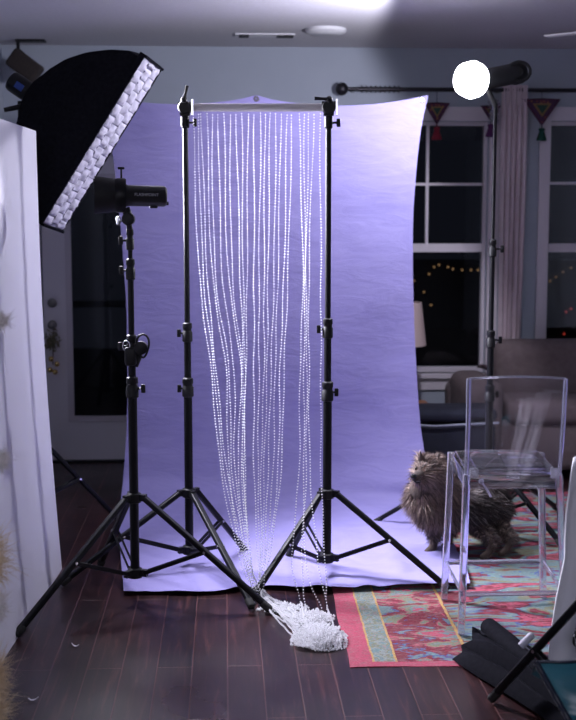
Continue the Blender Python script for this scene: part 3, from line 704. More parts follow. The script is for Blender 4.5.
for i in range(24):
    s_ = (tops[i]-196)/(324-196); D0 = DL + (DR-DL)*s_ - .03
    fx = 252+random.random()*14 if i < 19 else [301, 305, 322, 329, 327][i-19]
    fy = 588+random.random()*12 if i < 19 else [602, 604, 610, 615, 606][i-19]
    if i < 19: e_ = F(fx, fy, .03)
    else: e_ = F(fx, fy, .02)
    De = e_.dot(HEAD)
    ks = [(tops[i], 113), (p270[i], 270), (p370[i], 370), (p470[i], 470), (p560[i], 560), (fx, fy)]
    Q = []
    for k, (x_, y_) in enumerate(ks):
        tt = (0, .32, .53, .74, .93, 1)[k]
        Dk = D0 + (De-D0)*tt**2
        Q.append(A(x_, y_, Dk) if k < 5 else e_)
    path = [catmull(Q, k/40) for k in range(41)]
    path = [p + SIDE*.0025*sin(k*.9+i*2) for k, p in enumerate(path)]
    beads(path)
    # trailing part over the floor into the pile
    tgt = F(random.uniform(300, 340), random.uniform(616, 645), .03)
    mid_ = e_.lerp(tgt, .5) + SIDE*random.uniform(-.03, .03) + HEAD*random.uniform(-.03, .03); mid_.z = .012 + random.random()*.02
    tr_p = [catmull([e_, mid_, tgt], k/16) for k in range(17)]
    for p in tr_p[1:]: p.z = max(.006, p.z*(.5+.5*random.random()))
    beads(tr_p, .011, .0050)
# the heap: many looping coils
def heap(cx, cy, rx_, ry_, hmax, loops, seed):
    rnd = random.Random(seed)
    for k in range(loops):
        ph = rnd.random()*6.28; rr = rnd.uniform(.25, 1); ox, oy = rnd.gauss(0, .25)*rx_*(1-rr), rnd.gauss(0, .25)*ry_*(1-rr); n_ = 60
        h0 = rnd.random()
        path = []
        for t_ in range(n_+1):
            a_ = ph + t_/n_*5.2; u_ = rr*(1+.14*sin(a_*3+k)+.06*sin(a_*7+k*2))
            x_ = ox + u_*cos(a_)*rx_; y_ = oy + u_*sin(a_)*ry_
            q = min(1, (x_/rx_)**2+(y_/ry_)**2); z_ = .006 + h0*hmax*sqrt(1-q*.96)*(1+.5*noise.noise(Vector((x_*22, y_*22, 3)))) + .008*sin(a_*6+k)
            path.append(Vector((cx, cy, 0)) + SIDE*x_ + HEAD*y_ + Z*max(.005, z_))
        beads(path, .0135, .0048)
h1 = F(319, 641); heap(h1.x, h1.y, .105, .115, .048, 50, 1)
h2 = F(312, 622); heap(h2.x, h2.y, .085, .07, .035, 30, 2)
h3 = F(283, 611); heap(h3.x, h3.y, .10, .045, .02, 16, 3)
tag(bc.build('bead_curtain', 'crystal', smooth=False), 'clear crystal bead strands hanging from the bar and heaped on floor', 'bead curtain', kind='stuff')

# ------------------------------------------------------------------ softbox
sbx = thing('softbox', SB_C, 'large black strip softbox with white fabric grid at upper left', 'softbox')
hl = (SB_B-SB_A).length/2*1.02; hw = .105; apex = A(34, 96, 5.86)
depth = (SB_C-apex).dot(sb_n)
def rect_pt(a_, hl_, hw_, c_): # superellipse-ish rectangle
    ca, sa = cos(a_), sin(a_); k = 1/max(abs(ca), abs(sa)); k = k*.86+.14
    return c_ + sb_u*(max(-1, min(1, ca*k))*hl_) + sb_w*(max(-1, min(1, sa*k))*hw_)
P = []
for i in range(26):
    t_ = i/25; c_ = SB_C.lerp(apex, t_); c_ = SB_C - sb_n*depth*t_ + ((apex+sb_n*depth)-SB_C)*(t_**1.6)
    tb = [(0, 1), (.12, 1), (.3, .90), (.54, .73), (.75, .54), (.88, .36), (1, .12)]
    for (q0, v0), (q1, v1) in zip(tb, tb[1:]):
        if q0 <= t_ <= q1: sh = v0+(v1-v0)*(t_-q0)/(q1-q0)
    l_ = hl*sh; w_ = .07 + (hw+.05*sin(t_*pi)-.07)*sh
    n_ = 48; row = []
    for j in range(n_):
        p = rect_pt(2*pi*j/n_, l_, w_, c_); seg = abs(sin(2*pi*j/n_*2)); row.append(p)
    P.append(row)
f = MB(); f.grid(P, False, True); b0 = len(f.v)-48; f.face(tuple(range(b0, b0+48))); f.build('shell', 'nylon', sbx, angle=60)
# front lip
f = MB()
for s1_ in (-1, 1):
    f.frame_box(SB_C+sb_w*s1_*hw+sb_n*.008, sb_u*hl, sb_w*.004, sb_n*.014); f.frame_box(SB_C+sb_u*s1_*hl+sb_n*.012, sb_u*.006, sb_w*hw, sb_n*.02)
f.build('front_lip', 'nylon', sbx, smooth=False)
# puffed white grid cells, staggered like bricks
cells = MB(); NRr, NCc = 3, 15; chh = 2*hl/NCc; cw = 2*(hw-.008)/NRr
for r_ in range(NRr):
    for c_ in range(-1, NCc+1):
        off = .5*(r_ % 2); u0 = -hl+.01+(c_+off)*chh; u1 = u0+chh*random.uniform(.88, .97)
        u0 = max(u0, -hl+.01); u1 = min(u1, hl-.01)
        if u1-u0 < .012: continue
        v0 = -hw+.008+r_*cw; v1 = v0+cw*.95; Q = []; rn = random.uniform(.5, 1.4)
        for i in range(7):
            row = []
            for j in range(7):
                a_ = i/6; b_ = j/6; hgt = (max(0, sin(pi*a_))**.5)*(max(0, sin(pi*b_))**.5)*.009*rn
                row.append(SB_C + sb_u*(u0+(u1-u0)*a_) + sb_w*(v0+(v1-v0)*b_) + sb_n*(.022+hgt+.010*noise.noise(Vector((u0*30+a_*3, v0*30+b_*3, 0)))))
            Q.append(row)
        cells.grid(Q)
cells.build('fabric_grid', 'white_fabric', sbx, angle=70)
f = MB(); f.frame_box(SB_C+sb_n*.012, sb_u*(hl-.004), sb_w*(hw-.004), sb_n*.006); f.build('diffuser', 'seam', sbx, smooth=False)
# strobe behind softbox
hd_ = -(sb_n*.75 + SIDE*.1 + sb_u*0).normalized()
stb = thing('strobe_head', apex, 'black strobe with blue print fixed behind the softbox', 'strobe', 'studio strobe heads')
axs = (A(9, 79, 5.88)-apex).normalized()
f = MB(); f.lathe(apex-axs*.02, axs, [(0, .06), (.03, .06), (.035, .05), (.05, .045)], 24); f.build('mount_ring', 'black_metal', stb)
f = MB(); f.lathe(apex+axs*.03, axs, [(0, .045), (.01, .05), (.09, .05), (.105, .045), (.11, .03)], 24); f.build('body', 'black_plastic', stb)
q = apex+axs*.075-HEAD*.051; f = MB(); f.frame_box(q, axs*.022, HEAD*.001, axs.cross(HEAD).normalized()*.016); f.build('display', 'blue_print', stb)
f = MB(); f.tube([A(37, 92, 5.84), A(42, 82, 5.84)], .004, 6); f.rbox(A(42.5, 80, 5.84), SIDE*.018, HEAD*.006, Z*.006, .003, 2); f.build('umbrella_screw', 'black_metal', stb)
f = MB(); f.tube([apex+Vector((-.01, 0, -.02)), A(24, 106, 5.9), A(4, 110, 5.88)], [.016, .014, .011], 10); f.lathe(A(22, 118, 5.93), Z, [(0, .02), (.08, .02)], 12); f.build('tilt_bracket', 'black_plastic', stb)
f = MB(); f.rbox(A(32, 94, 5.8), axs.cross(HEAD)*.022, HEAD*.003, axs*.005, .002, 1); f.build('catch', 'chrome', stb)

# ------------------------------------------------------------------ strobe on near left stand
ax2 = (A(118, 196, DA-.0)-A(168, 197, DA+.0)).normalized(); ax2 = (ax2 - HEAD*.16).normalized()
e0 = A(167, 196.5, DA+.02); up2 = Z
root = thing('strobe_head', e0+ax2*.1, 'black strobe with open reflector on the front left stand', 'strobe', 'studio strobe heads')
f = MB(); f.lathe(e0, ax2, [(0, .030), (.004, .038), (.012, .042), (.16, .043), (.165, .046), (.17, .046)], 28); f.build('body', 'black_plastic', root)
f = MB(); f.lathe(e0+ax2*.168, ax2, [(0, .068), (.008, .07), (.035, .07), (.045, .066)], 32); f.build('mount_ring', 'black_metal', root)
P = []; n_ = 36; rx2 = ax2.cross(Z).normalized(); ry2 = ax2.cross(rx2)
for (d_, r_) in ((.205, .062), (.22, .068), (.26, .073), (.295, .077), (.295, .074), (.26, .070), (.22, .064), (.207, .058)):
    P.append([e0+ax2*d_+(rx2*cos(2*pi*j/n_)+ry2*sin(2*pi*j/n_))*r_ for j in range(n_)])
f = MB(); f.grid(P, False, True); f.build('reflector', 'grey_plastic', root)
f = MB(); f.lathe(e0+ax2*.20, ax2, [(0, .03), (.02, .03), (.035, .022), (.042, .001)], 18); f.build('flash_tube', 'tube', root)
f = MB(); q = e0+ax2*.185+Z*.07; f.tube([q, q+Z*.035], .004, 8); f.rbox(q+Z*.04, SIDE*.014, HEAD*.006, Z*.005, .003, 2); f.build('umbrella_screw', 'black_metal', root)
f = MB(); q = e0+ax2*.055-Z*.043; f.rbox(q, ax2*.016, rx2*.014, Z*.006, .003, 2); f.lathe(e0-ax2*.006-Z*.028, ax2, [(0, .008), (.012, .008)], 10); f.build('power_socket', 'black_plastic', root)
f = MB(); q = e0+ax2*.16-Z*.05; f.tube([q+ax2*.01, q-Z*.03+ax2*.0], .018, 12); f.lathe(q-Z*.045-HEAD*.026-ax2*.002, HEAD, [(0, .018), (.004, .026), (.045, .026), (.05, .02)], 20)
tp_ = atA(zA(222)); f.tube([q-Z*.05, tp_-Z*.03], .0125, 12); f.build('tilt_bracket', 'black_plastic', root)
f = MB(); knob(f, tp_+Z*.005-SIDE*.01, -SIDE, .03); f.build('knob', 'chrome', root)
tcu = bpy.data.curves.new('lettering', 'FONT'); tcu.body = 'FLASHPOINT'; tcu.size = .017; tcu.extrude = .0004; tcu.align_x = 'CENTER'; tcu.align_y = 'CENTER'
to = bpy.data.objects.new('tmp', tcu); COL.objects.link(to); bpy.context.view_layer.update()
tme = bpy.data.meshes.new_from_object(to.evaluated_get(bpy.context.evaluated_depsgraph_get())); bpy.data.objects.remove(to)
tme.materials.append(M['label_grey']); lo = bpy.data.objects.new('lettering', tme); COL.objects.link(lo); lo.parent = root
tx_ = -ax2; tn_ = (ax2.cross(Z)).normalized()
if tn_.dot(HEAD) > 0: tn_ = -tn_
ty_ = tn_.cross(tx_).normalized(); Rm = Matrix((tx_, ty_, tn_)).transposed().to_4x4()
lo.matrix_local = Matrix.Translation((A(147, 194.5, DA)*0 + (e0+ax2*.085+tn_*.0436+Z*.004)) - Vector(root['_o'])) @ Rm
lo['label'] = 'small grey lettering'
# clamp with looped cable on near left stand
q = A(134, 352, DA-.03); root = thing('super_clamp', q, 'black clamp with looped handle on the front left stand pole', 'clamp')
f = MB(); f.rbox(A(131, 356, DA-.005), SIDE*.024, HEAD*.032, Z*.038, .01, 3); f.build('clamp_body', 'black_plastic', root)
f = MB(); f.lathe(A(141, 348, DA-.02)-HEAD*.02, HEAD, [(0, .022), (.004, .028), (.035, .028), (.04, .02)], 20); f.tube([A(135, 366, DA), A(140, 354, DA)], .014, 10); f.build('ratchet', 'black_plastic', root)
f = MB(); c_ = A(143, 346, DA-.03); f.tube([c_+SIDE*.024*cos(t_)+Z*.048*sin(t_)+SIDE*.004*sin(t_*2) for t_ in [2*pi*k/28 for k in range(29)]], .0045, 8); f.build('loop_handle', 'black_plastic', root)
f = MB(); c_ = A(126.5, 346, DA-.02); f.tube([c_+SIDE*.015*cos(t_)+Z*.022*sin(t_) for t_ in [2*pi*k/20 for k in range(21)]], .003, 8); f.build('wire_ring', 'chrome', root)

# ------------------------------------------------------------------ lit flash on far right stand
kd = Vector((-1.0, -0.62, 0.0)).normalized(); kc = KEYP
root = thing('strobe_head', KEYP, 'glaring lit flash head on the tall right stand', 'strobe', 'studio strobe heads')
f = MB(); f.lathe(kc-kd*.035, kd, [(0, .06), (.01, .08), (.05, .092), (.10, .078), (.135, .04), (.145, .001)], 28); f.build('flash_dome', 'flash', root)
kb = kc-kd*.035; tail = A(517, 73, DK+.12); td = (tail-kb).normalized()
f = MB(); f.lathe(kb, td, [(0, .045), (.01, .05), ((tail-kb).length-.03, .052), ((tail-kb).length-.02, .058), ((tail-kb).length+.02, .056), ((tail-kb).length+.03, .04)], 24); f.build('body', 'black_plastic', root)
f = MB(); c_ = tail-HEAD*.06; f.tube([c_+SIDE*.055*cos(t_)+Z*.048*sin(t_) for t_ in [2*pi*k/30 for k in range(31)]], .008, 8); f.lathe(c_-HEAD*.0, HEAD, [(0, .02), (.05, .03)], 16); f.build('handle', 'grey_plastic', root)
f = MB(); f.tube([atK(zK(106)), kb+td*.05-Z*.04], .014, 12); f.build('tilt_bracket', 'black_plastic', root)

# ------------------------------------------------------------------ white foam board at left
vf = MB(); b0_ = F(62, 569); t0_ = A(36, 131, b0_.dot(HEAD)+.02); b1_ = F(6, 656); bdv = (b1_-b0_).normalized()*1.22
P = []
for i in range(13):
    t_ = i/12; P.append([b0_.lerp(t0_, t_) + bdv*s_ + SIDE*(-.02*sin(t_*pi)) for s_ in (0, .2, .4, .6, .8, 1)])
vf.slab(P, -.02); V = vf.build('foam_board', 'board', smooth=True, angle=30); tag(V, 'tall white reflector board standing at the left edge', 'reflector board')
e0v, e1v = P[0][-1], P[-1][-1]; dv2 = (bdv.normalized()*1.0 - SIDE*.25)*1.1
f = MB(); f.slab([[e0v.lerp(e1v, i/12) - SIDE*(.02*sin(i/12*pi)) + bdv.normalized()*.006 + dv2*s_ for s_ in (0, .33, .66, 1)] for i in range(13)], -.02); f.build('added_bounce_panel', 'board', V, angle=30)  # unseen extra panel, added to bounce more strobe light into the scene
# ------------------------------------------------------------------ dried grass plumes (left edge, near)
def blade(mb, p, d, l, w_, mi=0, bend=Vector((0, 0, 0))):
    mb.cur = mi; d = d.normalized(); s_ = d.cross(Vector((random.random()-.5, random.random()-.5, random.random()-.5))).normalized()*w_; b0 = len(mb.v)
    m_ = p+d*l*.55+bend*l*.25; e_ = p+d*l+bend*l
    mb.v += [tuple(p-s_), tuple(p+s_), tuple(m_+s_*.7), tuple(m_-s_*.7), tuple(e_)]; mb.face((b0, b0+1, b0+2, b0+3)); mb.face((b0+3, b0+2, b0+4))
M['plume_gold'] = mottled('golden_plume', (0.68, 0.52, 0.34), (0.9, 0.76, 0.56), 30, 0.8); M['plume_white'] = mottled('cream_plume', (0.85, 0.80, 0.80), (0.92, 0.88, 0.88), 30, 0.8)
DP = 3.35
vz = G(-52, DP); dg = thing('dried_grass_arrangement', vz, 'dried cream and golden grass plumes peeking in at the left edge', 'dried grass')
f = MB(); f.lathe((vz.x, vz.y, 0), Z, [(0, .07), (.02, .09), (.12, .10), (.22, .06), (.26, .05), (.28, .055)], 24); f.build('vase', 'white_fabric', dg)
for (x_, y_, rx_, rz_, nb, mm_) in ((0, 321, .022, .018, 420, 'plume_white'), (1, 460, .024, .028, 420, 'plume_white'), (-4, 558, .022, .09, 500, 'plume_gold'), (-1, 606, .022, .05, 600, 'plume_white'), (-8, 680, .035, .085, 1300, 'plume_gold'), (-4, 712, .03, .04, 500, 'plume_gold')):
    c_ = A(x_, y_, DP); f = MB(); f.ball(c_, (rx_*.62, rx_*.62, rz_*.72), 14, 10)
    for k in range(nb):
        d = Vector((random.gauss(0, 1), random.gauss(0, 1), random.gauss(0, 1))).normalized(); p = c_+Vector((d.x*rx_*.6, d.y*rx_*.6, d.z*rz_*.7)); blade(f, p, d+Z*random.uniform(-.6, .9), random.uniform(.015, .035)*(1.5 if mm_ == 'plume_gold' else .7), .0011, 0, Vector((random.gauss(0, .5), random.gauss(0, .5), random.gauss(0, .5))))
    pl = f.build('plume', mm_, dg, smooth=False)
    g_ = MB(); g_.tube([Vector((vz.x, vz.y, .2)), (Vector((vz.x, vz.y, .2))+c_)/2+Vector((-.02, 0, .03)), c_], .0025, 6); g_.build('stem', 'grass_stem', dg)

# ------------------------------------------------------------------ clear stool
def LP(px, py, z): return F(px, py, z)
nl, nr_, fl0, fr0 = F(461, 636), F(566, 634), F(444, 601), F(543, 599)
Dn = nl.dot(HEAD); Df = fl0.dot(HEAD)
st = thing('counter_stool', (nl+nr_+fl0+fr0)/4, 'clear acrylic counter stool with back, standing on the rug', 'stool')
tnl = A(466.5, 476, Dn-.02); tnr = A(559, 476, Dn-.02); tfl = A(451, 457, Df-.02); tfr = A(541, 457, Df-.02)
zs_ = A(500, 474, Dn-.02).z; 
tnl.z = tnr.z = tfl.z = tfr.z = zs_
R1 = SIDE; R2 = HEAD
def leg(a_, b_, n1, n2, name='leg'):
    f = MB(); ld = (b_-a_).normalized(); f.rbox((a_+b_)/2, ld*((b_-a_).length/2), n1, n2, .004, 2); return f.build(name, 'acrylic', st, angle=30)
for (b_, t_) in ((nl, tnl), (nr_, tnr), (fl0, tfl), (fr0, tfr)):
    leg(Vector((b_.x, b_.y, .008)), t_, R1*.013, R2*.017)
# back frame posts and pane
ptl = A(469, 379, Dn-.10); ptr = A(565.5, 379, Dn-.10); zt_ = ptl.z
P = []
for i in range(13):
    t_ = i/12
    row = []
    for j in range(13):
        s_ = j/12; a_ = tnl.lerp(ptl, t_); b_ = tnr.lerp(ptr, t_)
        p = a_.lerp(b_, s_) - HEAD*(.035*(1-(2*s_-1)**2)) + Z*.012*(1-(2*s_-1)**2)*t_ - HEAD*.01*sin(t_*pi)
        row.append(p)
    P.append(row)
f = MB(); f.slab(P, .006); f.build('backrest', 'acrylic_sheet', st, angle=30)
for col_ in (0, 12):
    pts = [P[i][col_] for i in range(13)]; f = MB(); f.tube(pts, .0095, 10); f.build('back_post', 'acrylic', st, angle=50)
f = MB(); f.tube([P[12][j]+Z*.001 for j in range(13)], .0045, 8); f.build('top_rail', 'acrylic', st, angle=50)
# seat
cs = (tnl+tnr+tfl+tfr)/4; hwx = (tnr-tnl).length/2-.002; hdy = (Df-Dn)/2+.03
f = MB(); cc_ = (tnl+tnr)/2; cf_ = (tfl+tfr)/2
f.rbox((cc_+cf_)/2+Z*.002, (tnr-tnl)/2*.98, (cf_-cc_)/2, Z*.006, .004, 2); f.build('seat', 'acrylic_sheet', st, angle=30)
f = MB()
for (a_, b_) in ((tnl, tnr), (tnr, tfr), (tfr, tfl), (tfl, tnl)):
    ld = (b_-a_); nn = ld.cross(Z).normalized(); f.rbox((a_+b_)/2-Z*.03, ld/2*.93, nn*.004, Z*.027, .003, 2)
f.build('apron', 'acrylic_sheet', st, angle=30)
f = MB(); f.rbox((cc_+cf_)/2+Z*.014, (tnr-tnl)/2*.78, (cf_-cc_)/2*.8, Z*.007, .006, 3); f.build('seat_pad', 'acrylic_sheet', st, angle=50)
# footrest
def mid(b_, t_, z_): k = (z_-b_.z)/(t_.z-b_.z); return b_.lerp(t_, k)
zf = .17
fa = [mid(b_, t_, zf) for (b_, t_) in ((nl, tnl), (nr_, tnr), (fr0, tfr), (fl0, tfl))]
for i in range(4):
    a_, b_ = fa[i], fa[(i+1) % 4]; f = MB(); ld = b_-a_; f.rbox((a_+b_)/2, ld/2*.96, ld.cross(Z).normalized()*.004, Z*.010, .003, 2); f.build('stretcher', 'acrylic', st, angle=30)
for (x_, y_) in ((474, 473), (555, 473)):
    c_ = A(x_, y_, Dn-.045); f = MB(); f.rbox(c_, SIDE*.017, HEAD*.010, Z*.020, .005, 3); f.lathe(c_-HEAD*.012, -HEAD, [(0, .009), (.006, .009), (.008, .005)], 12); f.build('corner_fitting', 'acrylic_frost', st)
c_ = A(513, 476, Dn-.012); f = MB(); f.rbox(c_, SIDE*.026, HEAD*.002, Z*.012, .002, 2); tg_ = f.build('label_plate', 'acrylic_frost', st)
for k in range(3):
    f = MB(); f.rbox(c_+SIDE*(-.014+k*.014)-HEAD*.003, SIDE*.004, HEAD*.001, Z*.006, .001, 1); f.build('mark', 'label_grey', tg_)
f = MB(); f.tube([A(481, 481, Dn-.02), A(486, 488, Dn-.025), A(491, 497, Dn-.03)], .0045, 8); f.ball(A(481, 481, Dn-.02), .012, 10, 8); f.build('tie_strap', 'acrylic_frost', st)

# ------------------------------------------------------------------ dog
def ellip(mb, c, r, d=None):
    mb.ball(c, r, 20, 14)
def capsule(mb, pts, rs):
    for (a_, b_), (ra, rb) in zip(zip(pts, pts[1:]), zip(rs, rs[1:])):
        n_ = max(2, int((b_-a_).length/.012))
        for k in range(n_+1): mb.ball(a_.lerp(b_, k/n_), ra+(rb-ra)*k/n_, 14, 10)
g0 = MB()
hd = A(427.5, 471, 5.56); nk = A(436, 486, 5.62); ch = A(440, 507, 5.66); md = A(464, 508, 5.74); rp_ = A(491, 511, 5.84)
capsule(g0, [ch, md, rp_], [.095, .09, .085])
capsule(g0, [ch+Z*.02, nk, hd], [.088, .078, .055])
capsule(g0, [hd, A(420, 475.5, 5.48), A(415, 477.5, 5.43)], [.058, .032, .021])
capsule(g0, [nk, A(420, 493, 5.58), A(430, 510, 5.6)], [.08, .060, .055])
g0.ball(hd+Vector((.012, .0, -.01)), (.060, .055, .052), 16, 10)
for (x_, y_, D_) in ((420, 457, 5.55), (438, 458, 5.60)):
    e_ = A(x_, y_, D_); capsule(g0, [hd+(e_-hd)*.5, e_], [.030, .012])
pw1 = F(431, 551, .018); pw2 = F(446, 547, .018); pw3 = F(488, 556, .018); pw4 = F(506, 553, .018)
for (pw, tp0, kx) in ((pw1, ch+Vector((-.01, -.04, -.05)), 0), (pw2, ch+Vector((.03, .05, -.05)), 0)):
    tt_ = Vector((pw.x+.015, pw.y+.02, tp0.z)); capsule(g0, [tt_, pw.lerp(tt_, .5)+Vector((.006, 0, 0)), pw+Z*.02+Vector((.012, .004, 0)), pw+Vector((-.022, -.012, -.002))], [.044, .027, .019, .018])
for (pw, dy) in ((pw3, -.04), (pw4, .04)):
    hip = Vector((pw.x-.01, rp_.y+dy, rp_.z-.03)); kn = Vector((pw.x-.045, rp_.y+dy*1.1-.01, pw.z+.13)); hk = pw + Vector((.030, .01, .07))
    capsule(g0, [hip, kn, hk, pw+Vector((0, 0, .012)), pw+Vector((-.028, -.01, -.001))], [.062, .045, .020, .018, .018])
capsule(g0, [rp_+Vector((.03, 0, .05)), rp_+Vector((.045, 0, .10)), rp_+Vector((-.01, -.01, .125)), rp_+Vector((-.07, -.01, .11))], [.03, .026, .026, .02])
gd = g0.build('tmp_dog', 'nylon')
rm = gd.modifiers.new('r', 'REMESH'); rm.mode = 'VOXEL'; rm.voxel_size = .0075
sm = gd.modifiers.new('s', 'SMOOTH'); sm.factor = .6; sm.iterations = 5
bpy.context.view_layer.update(); dgp = bpy.context.evaluated_depsgraph_get()
dm = bpy.data.meshes.new_from_object(gd.evaluated_get(dgp)); gorg = gd.location.copy(); bpy.data.objects.remove(gd)
dm.materials.clear(); m = M['dog_skin'] = mottled('dog_undercoat', (0.035, 0.026, 0.024), (0.10, 0.07, 0.055), 14, 0.9); dm.materials.append(m)
dm.polygons.foreach_set('use_smooth', [True]*len(dm.polygons))
dog = bpy.data.objects.new('dog', dm); COL.objects.link(dog); dog.location = gorg; dog['_o'] = tuple(gorg)
tag(dog, 'small fluffy brown and black dog standing behind the clear stool', 'dog')
for nm, c in (('fur_black', (0.022, 0.017, 0.018)), ('fur_brown', (0.10, 0.072, 0.066)), ('fur_tan', (0.32, 0.23, 0.19)), ('fur_grey', (0.42, 0.37, 0.36))): M[nm] = mat(nm, c, 0.65)
tris = []; area = 0
for p_ in dm.polygons:
    area += p_.area; tris.append(area)
import bisect
fur = MB(); rnd = random.Random(5)
fwd = (ch-rp_).normalized()
for k in range(52000):
    i = min(len(tris)-1, bisect.bisect(tris, rnd.random()*area)); pl = dm.polygons[i]
    vs = [dm.vertices[q].co for q in pl.vertices]; a_, b_ = rnd.random(), rnd.random(); p = gorg + vs[0].lerp(vs[1], a_).lerp(vs[-1].lerp(vs[2 % len(vs)], a_), b_); n_ = pl.normal
    low = p.z < .17; mzp = A(415, 477.5, 5.43); dh = (p-hd).length; muz = (p-A(415, 477.5, 5.43)).length
    back = -fwd*.9 - Z*.15
    if muz < .048 and dh > .04: L_, mi = .006, (3 if p.z < mzp.z+.004 else rnd.choice([0, 1, 2]))
    elif dh < .082 and muz < .118: L_ = .013; mi = (2 if p.z > hd.z+.022 and rnd.random() < .7 else (0 if p.z > hd.z-.012 and rnd.random() < .75 else rnd.choice([1, 2, 0, 1])))
    elif p.z < .07: L_ = .014; mi = 2 if rnd.random() < .35 else 1
    elif low: L_ = .034; mi = 1 if rnd.random() < .6 else (2 if rnd.random() < .3 else 0)
    else:
        u_ = (p-ch).dot(-fwd)
        L_ = .055; mi = 0 if rnd.random() < .66 else (1 if rnd.random() < .75 else 3)
        if u_ < .02: L_ = .058; mi = rnd.choice([1, 1, 2, 0]) 
        if u_ < -.02 : mi = rnd.choice([1, 2, 2, 1])
        if .02 < u_ < .15 and p.z > .27: mi = rnd.choice([3, 3, 0, 1]); L_ = .07
        if u_ > .2 and p.z > .33: mi = rnd.choice([0, 3, 0]); L_ = .075
        if u_ < .02: back = -fwd*.15 - Z*.45
    if dh < .15 and p.z > .2: back = (p-mzp).normalized()*1.7 - Z*.1*(p.z < hd.z)
    if L_ < .02: back = back*1.2; n_s = .35
    else: n_s = .75
    d = n_*n_s + back*.75 + Vector((rnd.gauss(0, .22), rnd.gauss(0, .22), rnd.gauss(0, .22)))
    blade(fur, p-n_*.003, d, L_*rnd.uniform(.45, 1.15), .0016 if L_ > .03 else .001, mi, Vector((rnd.gauss(0, .14), rnd.gauss(0, .14), -.30)))
fo = fur.build('fur', ['fur_black', 'fur_brown', 'fur_tan', 'fur_grey'], dog, smooth=False)
# face
M['nose'] = mat('wet_nose', (0.008, 0.008, 0.01), 0.2); M['eye'] = mat('dark_eye', (0.01, 0.006, 0.004), 0.08)
mz = A(413.6, 476.5, 5.405); f = MB(); f.ball(mz, (.016, .014, .013), 14, 10); f.build('nose', 'nose', dog)
for (x_, y_, D_) in ((417.0, 468.8, 5.487), (426.0, 469.8, 5.478)):
    f = MB(); f.ball(A(x_, y_, D_), .0105, 12, 8); f.build('eye', 'eye', dog)
f = MB(); f.tube([A(413.5, 480.5, 5.405), A(416, 482.5, 5.405), A(420, 482.5, 5.43)], .0035, 6); f.build('mouth', 'nose', dog)
for (x_, y_, D_) in ((420, 454.5, 5.53), (439, 456, 5.58)):
    e_ = A(x_, y_, D_); bs = hd+(e_-hd)*.45; f = MB(); dd = (e_-bs).normalized(); P = [[bs+SIDE*.028*cos(a_*pi/4)-HEAD*.008*sin(a_*pi/4) for a_ in range(8)], [bs.lerp(e_, .6)+SIDE*.014*cos(a_*pi/4)-HEAD*.006*sin(a_*pi/4) for a_ in range(8)], [e_+Z*.014+SIDE*.002*cos(a_*pi/4)-HEAD*.002*sin(a_*pi/4) for a_ in range(8)]]
    f.grid(P, False, True); f.build('ear', 'fur_brown', dog)

# ------------------------------------------------------------------ lower right: folded black fabric, foreground stand, teal bag, white drape
rootP = A(566, 700, 3.72)
fb = thing('folded_umbrella', F(505, 665), 'folded black studio umbrella lying fanned on the rug corner', 'umbrella')
tips = [(453, 657, 12), (464, 641, 10), (474, 627, 10), (500, 640, 16)]
base_pt = F(590, 742, .02)
f = MB()
fan = [(452, 659, .012), (462, 652, .035), (461, 645, .012), (472, 640, .05), (472, 627, .02), (482, 634, .06), (490, 634, .03), (497, 634, .055), (520, 640, .03), (545, 655, .012)]
P = []
ctl = [F(x_, y_, z_) for x_, y_, z_ in fan]
for j in range(55):
    t_ = j/54; n_ = len(ctl)-1; x = min(t_*n_, n_-1e-6); i = int(x); u_ = x-i; tip = ctl[i].lerp(ctl[i+1], u_*u_*(3-2*u_))
    hub_ = F(575+t_*8, 735-t_*22, .03); row = []
    for k in range(25):
        s_ = k/24; p = tip.lerp(hub_, s_); amp = (1-s_*.5)
        p.z = max(.010, tip.z*amp + .075*sin(min(1, s_*1.6)*pi/2)*(0.25+.75*t_*(1-t_)*4)*.9 + .030*(1-s_)**.5*min(1, s_*6)*(abs(sin(t_*pi*4.5))-.4))
        row.append(p)
    P.append(row)
f.slab(P, .004); f.build('canopy', 'nylon', fb, angle=50)
f = MB(); f.tube([F(489, 627, .075), F(505, 641, .085), F(530, 662, .09), F(565, 690, .07)], [.034, .037, .038, .03], 20); f.build('rolled_edge', 'nylon', fb)
f = MB(); f.tube([A(521, 646, 3.78), A(530, 637, 3.78)], [.0125, .0125], 14); f.ball(A(530.5, 636.5, 3.78), .0128, 12, 8); tag(f.build('tip', 'white_fabric', fb), 'white cap')
f = MB(); f.tube([A(523, 646, 3.80), F(575, 690, .09)], .005, 8); f.build('shaft', 'chrome', fb)
# foreground stand
bF = G(600, 3.62)
light_stand(bF, 1.0, [F(493, 701, .01), G(680, 3.3), F(567, 672, .01)], A(600, 604, 3.62).z, .10, [(.75, 0)], 'black light stand cut by the right edge, leg across umbrella', rp=.02, lw=.0145)
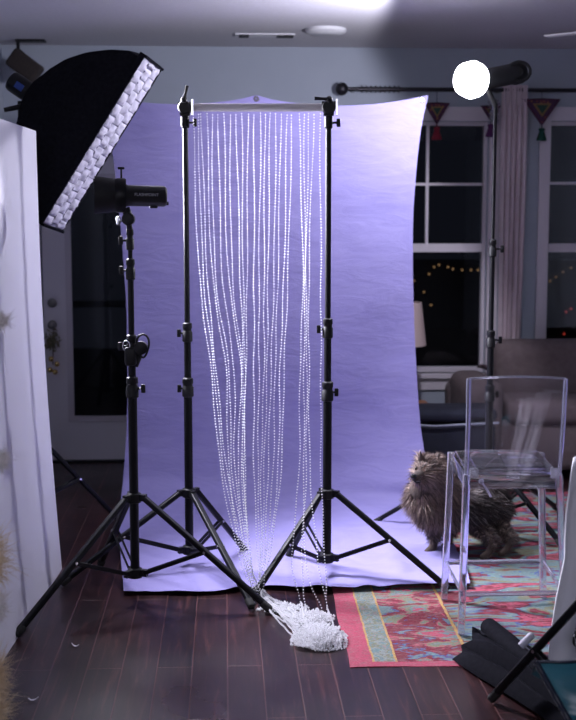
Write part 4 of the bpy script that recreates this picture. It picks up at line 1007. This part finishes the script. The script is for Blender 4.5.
# teal bag
tb_ = thing('teal_bag', G(585, 3.45), 'glossy teal blue satin bag in the bottom right corner', 'bag')
c1 = A(536, 662, 3.42); c2 = A(590, 660, 3.38); c3 = A(602, 740, 3.30); c4 = A(571, 724, 3.30)
bk = HEAD*.16; P = []
nn = 14
for i in range(nn+1):
    t_ = i/nn; row = []
    for j in range(nn+1):
        s_ = j/nn; p = c1.lerp(c4, t_).lerp((c2+SIDE*.15).lerp(c3+SIDE*.15, t_), s_); bl = sin(pi*s_)*sin(pi*t_); p = p - HEAD*.035*(max(0, bl)**.6) + HEAD*.006*noise.noise(Vector((s_*6, t_*8, 0)))
        row.append(p)
    P.append(row)
f = MB(); f.slab(P, -.10) ; f.build('body', 'teal', tb_, angle=50)
f = MB(); f.tube([P[i][0]-HEAD*.004 for i in range(nn+1)], .009, 10); f.build('piping', 'teal_dark', tb_)
f = MB(); f.tube([P[0][j]-HEAD*.004 for j in range(nn+1)], .005, 10); f.build('top_piping', 'teal_dark', tb_)
# white drape at right edge
P = []
prof = [(470, 571), (490, 569), (515, 566), (540, 565), (560, 565), (600, 557), (640, 551), (667, 549)]
D_d = 4.0
for i, (y_, x_) in enumerate(prof):
    row = []
    for j in range(26):
        s_ = j/25; p = A(x_, y_, D_d-.1*i/7) + SIDE*(s_*.42) + HEAD*(.02*sin(s_*22+i*.3) + .03*sin(s_*7)) ; row.append(p)
    P.append(row)
last = P[-1]; P.append([Vector((p.x-.01, p.y, .014)) for p in last])
P.insert(0, [p + HEAD*.10 + Z*.02 + SIDE*.03 for p in P[0]])
f = MB(); f.slab(P, .006); tag(f.build('white_drape', 'sheer', angle=80), 'white cloth draped down to the rug at the right edge', 'cloth')
# chair under the drape is out of frame
# feathers
for (x_, y_, an, lb) in ((75, 646, .5, 'small white curled feather on floor, nearer the tripod foot'), (33, 700, -.3, 'small white curled feather on floor, at bottom left')):
    c_ = F(x_, y_, .006); f = MB(); P = []
    for i in range(9):
        t_ = i/8-.5; q = c_ + (SIDE*cos(an)-HEAD*sin(an))*t_*.035 + HEAD*(t_*t_*.03) + Z*(.012*t_*t_*2); wd = .004*(1-(2*t_)**2)+.0006; P.append([q-HEAD*wd, q+Z*.001, q+HEAD*wd])
    f.slab(P, .0008); tag(f.build('feather', 'feather'), lb, 'feather', 'feathers on the dark floor')

for o in bpy.data.objects:
    if '_o' in o: del o['_o']
